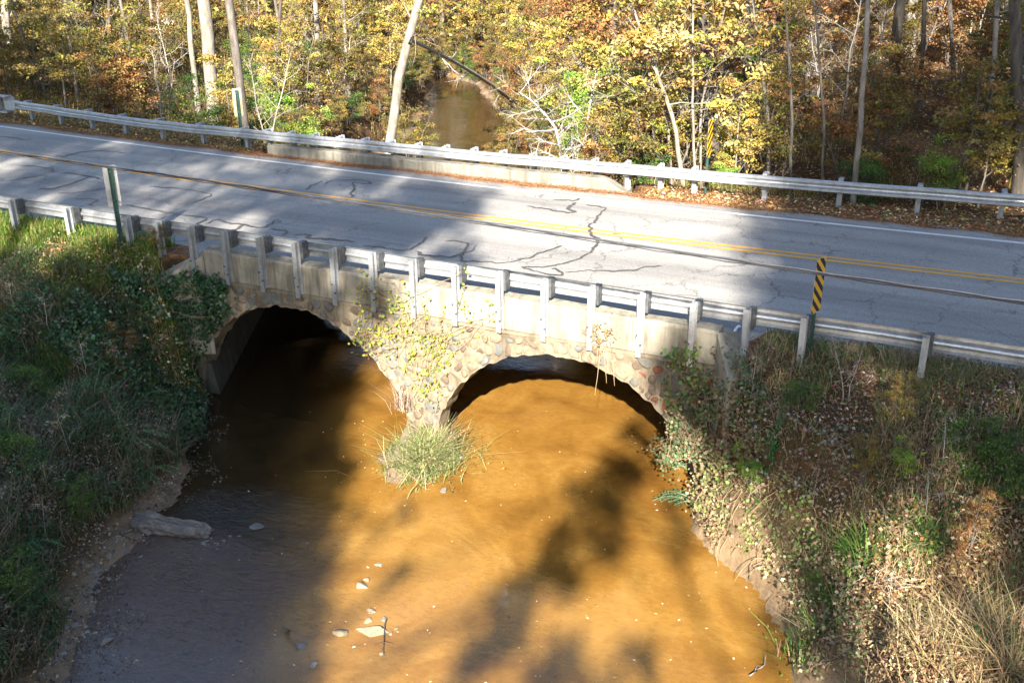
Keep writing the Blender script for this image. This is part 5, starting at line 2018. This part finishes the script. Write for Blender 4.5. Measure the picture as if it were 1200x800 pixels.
# big dark vine left of the left arch: on the wall and on the slope before it
x, z = r.uniform(-1.9, .75, 900), r.uniform(-3.7, -.85, 900)
k = (np.hypot(x - ARC[0][0], z - ARC[0][1]) > ARC[0][2] + .03) & (z < -1.05 - .25 * np.clip(x, 0, 1) * r.random(900))
A = np.stack([x[k], -.3 - .75 * np.clip(-.1 - x[k], 0, 1), z[k]], 1)
x, y = r.uniform(-3.4, 1.5, 1800), r.uniform(-3.0, -.4, 1800)
d, s = stream_d(x, y)
k = (d > -.05) & (y < -.75 - .35 * np.clip(-x, 0, 4)) & (vnoise(x, y, .6, 70) > .25)
G_ = np.stack([x[k], y[k], hgt(x[k], y[k]) + r.uniform(.05, .4, k.sum())], 1)
vine('vine_thicket', np.concatenate([A, G_]), 17000, .085, IVY, 'dense dark green broad leaved vine smothering the left end of the bridge', .12, .45, stems=60, nrm=(.1, -.6, .7))
x, y = r.uniform(-1.4, 1.3, 500), r.uniform(-1.7, -.5, 500)
d, s = stream_d(x, y)
k = (d > 0)
vine('dry_vine', np.stack([x[k], y[k], hgt(x[k], y[k]) + r.uniform(0, .2, k.sum())], 1), 700, .07, TAN + [(.42, .4, .34)], 'dry tan stems and leaves hanging below the dark vine at the water edge', .1, .4, stems=70, nrm=(.3, -.5, .4))
x, y = r.uniform(-4.4, -1.0, 500), r.uniform(-1.9, -.5, 500)
vine('dry_vine', np.stack([x, y, hgt(x, y) + r.uniform(.02, .3, 500)], 1), 1500, .06, TAN + OLIVE + [(.2, .18, .05)], 'yellowing leaves and tan stems above the dark vine by the left posts', .1, .4, stems=40, nrm=(0, -.4, .8))
# climbing vine with yellow green leaves on the middle pier
pp = []
for px, py, sx, sy, m_ in [(430, 345, 12, 22, 50), (425, 400, 22, 16, 90), (455, 385, 25, 25, 110), (490, 400, 28, 35, 150), (500, 440, 20, 35, 130), (470, 350, 14, 14, 40), (520, 410, 22, 25, 70), (545, 360, 8, 24, 20), (575, 370, 8, 18, 12)]:
    for _ in range(m_):
        qx, qy = px + r.normal(0, sx * .6), py + r.normal(0, sy * .6)
        w_ = at(qx, qy, Y=-.27)
        if w_[2] > -3.5 and all(math.hypot(w_[0] - c[0], w_[2] - c[1]) > c[2] - .05 for c in ARC):
            pp.append(w_)
vine('climbing_vine', np.array(pp), 900, .075, [(.3, .33, .04), (.38, .4, .06), (.2, .26, .04), (.34, .22, .1), (.16, .2, .04), (.3, .14, .07)], 'climbing vine with yellow green leaves on the pier between the arches', .04, .45, [4, 3, 3, 1, 2, 1], stems=90)
pp = []
for px, py, sx, sy, m_ in [(800, 420, 16, 12, 60), (815, 450, 14, 25, 80), (790, 470, 14, 18, 40), (830, 490, 20, 20, 60)]:
    for _ in range(m_):
        w_ = at(px + r.normal(0, sx * .6), py + r.normal(0, sy * .6), Y=-.3)
        if all(math.hypot(w_[0] - c[0], w_[2] - c[1]) > c[2] for c in ARC):
            pp.append(w_)
vine('climbing_vine', np.array(pp), 520, .08, [(.06, .14, .04), (.1, .2, .05), (.16, .24, .06), (.22, .2, .08)], 'green climbing vine on the dark stones right of the right arch', .06, .45, stems=50)
# pale leaved bramble and drooping mats on the right bank
def bank_mat(px0, px1, py0, py1, m_, lift=.3):
    out = []
    for _ in range(m_):
        g = ground_at(r.uniform(px0, px1), r.uniform(py0, py1))
        if g[2] > ZW + .15:
            out.append(g + np.array([0, 0, r.uniform(0, lift)]))
    return np.array(out)


vine('bramble', bank_mat(880, 1000, 500, 600, 160), 620, .062, [(.2, .21, .165), (.3, .31, .25), (.12, .14, .095), (.2, .14, .085), (.1, .07, .045)], 'bramble with pale grey green leaves in the shade of the right bank', .1, .6, stems=60, nrm=(0, -.4, .8))
vine('bramble', bank_mat(800, 890, 470, 610, 220), 1700, .065, [(.22, .14, .08), (.28, .2, .12), (.14, .09, .05), (.13, .16, .06), (.32, .26, .18)], 'tan and brown leaved bramble on the right bank beside the arch', .12, .5, stems=70, nrm=(-.2, -.5, .7))
vine('bramble', bank_mat(770, 860, 540, 635, 200), 1500, .07, [(.13, .18, .05), (.2, .22, .08), (.24, .17, .1), (.16, .1, .055)], 'yellow green bramble overhanging the water at the right bank', .14, .5, stems=70, nrm=(-.4, -.5, .6))
vine('bramble', bank_mat(915, 1020, 670, 795, 200), 1500, .06, [(.08, .14, .04), (.15, .18, .07), (.25, .18, .11), (.32, .26, .17), (.14, .09, .05)], 'straggly green and tan bramble at the foot of the right bank', .14, .5, stems=80, nrm=(-.4, -.5, .6))
vine('bramble', bank_mat(870, 960, 580, 680, 200), 900, .065, [(.16, .24, .06), (.24, .28, .09), (.36, .27, .16)], 'scattered green bramble on the clay above the right waterline', .1, .5, stems=40, nrm=(-.2, -.5, .7))
vine('dry_vine', bank_mat(1020, 1200, 600, 720, 160), 900, .06, TAN + RUST, 'dry leaf strewn stems across the sunny middle of the right bank', .1, .5, stems=120, nrm=(0, -.3, .9))

# roots and stems hanging from the right bank and the arch rim
vine('bramble', bank_mat(835, 900, 430, 520, 150), 1100, .06, [(.08, .12, .05), (.14, .1, .06), (.05, .09, .035), (.2, .15, .1), (.1, .2, .08)], 'dark tangled bramble in the shade below the parapet end', .12, .5, stems=70, nrm=(0, -.5, .7))
vine('dry_vine', bank_mat(800, 850, 580, 640, 120), 700, .055, TAN + [(.2, .12, .07), (.26, .17, .1)], 'brown dried vine draping over the clay edge of the right bank', .12, .3, stems=150, nrm=(-.5, -.6, .3))
vine('dry_vine', bank_mat(120, 200, 400, 470, 140), 800, .05, TAN, 'tan dried stems in the sunny gap on the left bank below the dark vine', .1, .4, stems=110, nrm=(0, -.3, .9))
pp = []
for px, py, sx, sy, m_ in [(795, 500, 12, 22, 60), (785, 535, 14, 18, 60), (812, 520, 18, 25, 80), (838, 470, 14, 22, 60), (862, 460, 12, 14, 50)]:
    for _ in range(m_):
        pp.append(at(px + r.normal(0, sx * .6), py + r.normal(0, sy * .6), Y=-.42 - .5 * r.random()))
vine('climbing_vine', np.array(pp), 1500, .065, [(.07, .12, .045), (.12, .17, .06), (.2, .16, .09), (.28, .21, .13), (.05, .085, .035)], 'mixed green and brown brush hiding the lower right end of the right arch', .1, .4, stems=110)
root = empty('hanging_roots', ground_at(830, 610))
tag(root, 'brown hanging roots and stems under the overhanging edge of the right bank', 'roots')
inv = Matrix.Translation(-root.location)
tb = Tubes()
for _ in range(110):
    g = ground_at(r.uniform(775, 915), r.uniform(565, 680))
    if g[2] < ZW + .2:
        continue
    L = r.uniform(.25, .8)
    P = limb_path(r, g + np.array([0, 0, .15]), np.array([-.5, -.6, .2]) + r.normal(0, .7, 3), L, 6, -2.2, .35)
    tb.add(P, np.linspace(.011, .004, 6), 3)
link('root', tb.mesh('root', M['dry_stem']), root).matrix_parent_inverse = inv
root = empty('hanging_roots', at(710, 425, Y=-.3))
tag(root, 'thin pale stems dangling from the crown of the right arch', 'roots')
inv = Matrix.Translation(-root.location)
for (px, py, L) in [(703, 408, .95), (706, 405, .75), (718, 425, .45), (712, 420, .3), (700, 410, .3)]:
    tb = Tubes()
    P = limb_path(r, at(px, py, Y=-.3), (r.normal(0, .12), -.05, -1), L, 6, 0, .05)
    tb.add(P, np.linspace(.009, .003, 6), 4)
    link('stem', tb.mesh('stem', M['dry_stem']), root).matrix_parent_inverse = inv
vine('dry_vine', np.array([at(705 + r.normal(0, 8), 395 + r.normal(0, 12), Y=-.27) for _ in range(60)]), 70, .05, TAN + RUST, 'small dry vine on the wall above the dangling pale stems', .03, .4, stems=30)


# ------------------------------------------------------------------ log and rocks
def rock_mesh(seed, flat=.6, sub_=2):
    import bmesh
    bm = bmesh.new()
    bmesh.ops.create_icosphere(bm, subdivisions=sub_, radius=.5)
    rr = np.random.default_rng(seed)
    pl = [(unit(rr.normal(size=3) * np.array([1, 1, .8])), rr.uniform(.17, .36)) for _ in range(11)]
    for v in bm.verts:
        p = np.array(v.co)
        for nrm, dd in pl:
            e = p @ nrm - dd
            if e > 0:
                p = p - nrm * e * .9
        p = p * (1 + rr.normal(0, .02))
        p[2] *= flat
        v.co = p
    me = bpy.data.meshes.new('rock')
    bm.to_mesh(me)
    bm.free()
    return me


def rock(px, py, size, mat, label, flat=.5, seed=0, z=None, group=None, rz=None, asp=1.0):
    me = rock_mesh(seed + 300, flat, 3 if size > .3 else 2)
    me.materials.append(M[mat])
    B = at(px, py, z=ZW) if z is None else ground_at(px, py)
    o = link('rock', me, loc=(B[0], B[1], B[2] + size * flat * .02))
    o.scale = (size * asp, size, size)
    o.rotation_euler = (r.uniform(-.15, .15), r.uniform(-.15, .15), r.uniform(0, 6.3) if rz is None else rz)
    tag(o, label, 'rock', group)
    return o


rock(423, 687, .26, 'rock', 'pale pointed rock at the upper end of the midstream shoal', .5, 1, rz=.6, asp=1.5)
rock(429, 679, .15, 'rock', 'small pale rock touching the pointed rock of the shoal', .6, 2)
rock(443, 661, .16, 'rock', 'topmost pale pebble of the midstream shoal', .35, 3, asp=1.6)
rock(431, 664, .09, 'rock', 'tiny pebble left of the topmost pebble of the shoal', .4, 4)
rock(402, 741, .3, 'rock', 'pale oval rock at the left of the lower shoal', .5, 5, asp=1.3, rz=.5)
rock(437, 739, .42, 'rock', 'largest pale slab lying across the lower shoal', .28, 6, asp=1.7, rz=.35)
rock(434, 714, .16, 'rock', 'small pale rock halfway down the midstream shoal', .5, 7)
rock(437, 717, .12, 'grey_rock', 'grey pebble beside the small pale rock halfway down the shoal', .6, 8)
rock(432, 727, .17, 'rock', 'flat pale rock just above the largest slab', .4, 9, asp=1.5)
rock(450, 726, .15, 'grey_rock', 'grey rock among twigs above the largest slab', .6, 10)
rock(464, 736, .13, 'rock', 'pebble right of the largest slab on the shoal', .5, 11)
rock(457, 742, .11, 'rock', 'pebble at the lower right of the largest slab', .5, 12)
rock(448, 766, .13, 'rock', 'lowest pale pebble of the shoal with leaves around it', .4, 13)
rock(352, 757, .22, 'grey_rock', 'grey rock in the shaded water left of the shoal', .5, 14)
rock(367, 779, .17, 'grey_rock', 'leaf covered rock near the bottom edge left of the shoal', .6, 15)
rock(125, 750, .28, 'grey_rock', 'dark grey wet rock standing off the left water edge', .7, 16, asp=.8)
rock(63, 727, .26, 'rock', 'pale ochre rock lying on the left mud bank', .6, 17, z=0)
rock(77, 703, .2, 'rock', 'pale rock in the weeds above the left mud bank', .6, 18, z=0)
rock(86, 702, .17, 'rock', 'second pale rock right beside the one in the weeds', .6, 19, z=0)
rock(137, 634, .32, 'grey_rock', 'broad grey rock at the water edge under the log', .5, 20, z=0)
rock(148, 624, .22, 'grey_rock', 'grey rock touching the left end of the log', .6, 21, z=0)
rock(150, 612, .16, 'grey_rock', 'small dark stone above the left end of the log', .6, 22, z=0)
rock(300, 617, .3, 'grey_rock', 'submerged grey stone right of the log breaking the ripples', .3, 23, asp=1.8)
rock(520, 574, .22, 'grey_rock', 'brown submerged rock before the grassy pier tuft', .4, 25)
rock(497, 566, .14, 'rock', 'small white tipped rock at the water before the pier tuft', .5, 26)
c_ = at(668, 772, z=ZW - .05)
mb = MB()
mb.box((-.45, -.55, -.16), (.45, .55, .0))
o = mb.build('submerged_slab', M['grey_rock'], bevel=.03)
o.location = (c_[0], c_[1], ZW - .022)
o.rotation_euler = (.012, -.03, math.radians(28))
tag(o, 'pale flat slab lying just under the water near the bottom edge', 'slab')
for q in range(170):
    t = r.random()
    px, py = np.interp(t, [0, .3, .6, 1], [140, 112, 105, 70]) + r.normal(0, 11), np.interp(t, [0, .3, .6, 1], [640, 680, 720, 770]) + r.normal(0, 8)
    rock(px, py, r.uniform(.07, .16) * (1.7 if q % 7 == 0 else 1), ['grey_rock', 'grey_rock', 'rock'][q % 3], 'small stone in the band of rubble along the left water edge', .6, 60 + q % 8, z=0, group='rubble stones along the left water edge')
for q in range(70):
    px, py = (r.uniform(130, 400), r.uniform(630, 800)) if q < 50 else (r.normal(440, 40), r.normal(720, 40))
    B = at(px, py, z=ZW - .05)
    dd_ = float(stream_d(np.array([B[0]]), np.array([B[1]]))[0][0])
    if dd_ > -.15:
        continue
    o = rock(px, py, r.uniform(.1, .3), ['grey_rock', 'dark_rock'][q % 2], 'stone lying under the shallow rippled water', .4, 60 + q % 8, group='stones under the shallow water')
    o.location.z = ZW - .07
for q in range(16):
    rock(246 + r.normal(0, 10), 634 + r.normal(0, 5), r.uniform(.06, .13), 'grey_rock', 'small stone in the rubble at the right end of the log', .6, 60 + q % 8, group='rubble stones at the log end')
for q, (px, py, s_) in enumerate([(358, 136, 1.0), (374, 140, .8), (338, 138, .9)]):
    o = rock(px, py, s_, 'dark_rock', ['black boulder on the creek bank behind the far rail, the tallest of three', 'black boulder right of the tallest one on the creek bank', 'black boulder left of the tallest one on the creek bank'][q], .9, 40 + q, z=0)
a, b_ = at(158, 612, z=ZW + .08), at(246, 624, z=ZW + .02)
mbx = Tubes()
t = np.linspace(0, 1, 14)[:, None]
P = a * (1 - t) + b_ * t
P[:, 2] += .03 * np.sin(t[:, 0] * 7)
lr = .24 * (1 - .25 * t[:, 0]) * (1 + .12 * np.sin(t[:, 0] * 11))
lr[0] *= .75
lr[-1] *= .35
V, F = tube_arrays(P, lr, 12)
rr2 = np.random.default_rng(3)
V[:, 2] = ZW + (V[:, 2] - ZW) * .75
an_ = np.tile(np.arange(12), 14)
V[:, 2] += .035 * np.sin(an_ * 2.6) + .03 * (vnoise(V[:, 0], V[:, 1], .18, 90) - .5)
V[:, 1] += .03 * np.cos(an_ * 3.7) + .05 * (vnoise(V[:, 0], V[:, 2], .3, 91) - .5)
V += rr2.normal(0, .012, V.shape)
F = [F, np.array([list(range(12))[::-1]]), np.array([[13 * 12 + i for i in range(12)]])]
o = link('log', np_mesh('log', V - a, F, M['log'], smooth=False), loc=a)
tag(o, 'bleached grey log half sunk at the left edge of the stream', 'log')
# twigs on the shoal
for q, (p0, p1, lab) in enumerate([((452, 725), (449, 768), 'dark forked twig lying down the lower shoal'), ((330, 735), (348, 757), 'thin dark twig in the shaded water left of the shoal'), ((880, 790), (900, 775), 'pale twig in the water at the foot of the right bank')]):
    A_, B_ = at(*p0, z=ZW + .03), at(*p1, z=ZW + .04)
    tb = Tubes()
    P = A_ + (B_ - A_) * np.linspace(0, 1, 6)[:, None] + r.normal(0, .035, (6, 3)) * np.array([1, 1, .3])
    tb.add(P - A_, np.linspace(.012, .005, 6), 5)
    for _ in range(3):
        i = r.integers(1, 5)
        tb.add(limb_path(r, P[i] - A_, B_ - A_ + r.normal(0, .5, 3) * np.array([1, 1, .15]), .16, 4, 0), np.linspace(.006, .002, 4), 4)
    o = link('twig', tb.mesh('twig', M['dark_bark' if q < 2 else 'twig']), loc=A_)
    tag(o, lab, 'twig')
# floating and stranded leaves, gravel along the left waterline
n = 30000
X, Y = r.uniform(0, 6, n), r.uniform(-12, -1, n)
d, s = stream_d(X, Y)
k = (s < 0) & (np.abs(d - .1) < .3 + .6 * vnoise(X, Y, .8, 80)) & (vnoise(X, Y, .3, 82) > .35)
X, Y = X[k], Y[k]
P = np.stack([X, Y, np.maximum(hgt(X, Y), ZW - .02) + .01], 1)
V, F, C = leaves(P, .05, pal(len(P), [(.12, .11, .1), (.2, .18, .15), (.3, .26, .2), (.07, .06, .055)], r=r), up=.3, width=.9, fold=.4, r=r)
o = link('gravel', np_mesh('gravel', V, F, M['litter'], C))
tag(o, 'fine gravel and debris along the left waterline', 'gravel', kind='stuff')
n = 160
P = np.array([at(r.uniform(230, 900), r.uniform(470, 800), z=ZW + .006) for _ in range(n)])
d, s = stream_d(P[:, 0], P[:, 1])
P = P[d < -.1]
V, F, C = leaves(P, .05, pal(len(P), TAN + [(.5, .47, .4)], r=r), up=.97, r=r)
o = link('floating_leaves', np_mesh('floating_leaves', V, F, M['litter'], C))
tag(o, 'small leaves drifting on the brown water', 'leaves', kind='stuff')
# strip added in place of a white bit by the parapet end
P = zoompts(780, 330, 8, [(632, 492), (650, 465), (662, 440), (676, 424), (695, 420)])
Q = np.array([at(a, b_, z=ZR + .03) for a, b_ in P])
tb = Tubes()
tb.add(Q - Q[0], .028, 6)
o = link('white_strip', tb.mesh('white_strip', M['strip_white']), loc=Q[0])
tag(o, 'curled white strip added at the road edge by the parapet end', 'litter')

# saplings that share a label are told apart by their order in the picture
ORD = ['leftmost', 'second', 'third', 'fourth', 'fifth', 'sixth', 'seventh', 'eighth', 'ninth', 'tenth', 'eleventh', 'twelfth', 'thirteenth', 'fourteenth', 'fifteenth', 'sixteenth', 'seventeenth', 'eighteenth', 'nineteenth', 'twentieth']
same = {}
for o in COL.objects:
    if o.parent is None and 'in the woods' in o.get('group', ''):
        same.setdefault(o['label'], []).append(o)
for l, os_ in same.items():
    if len(os_) > 1:
        os_.sort(key=lambda o: float(project(tuple(o.location))[0][0]))
        for i, o in enumerate(os_):
            o['label'] = l + ', ' + (('left one' if i == 0 else 'right one') if len(os_) == 2 else ORD[min(i, 19)] + (' from left' if i else ''))
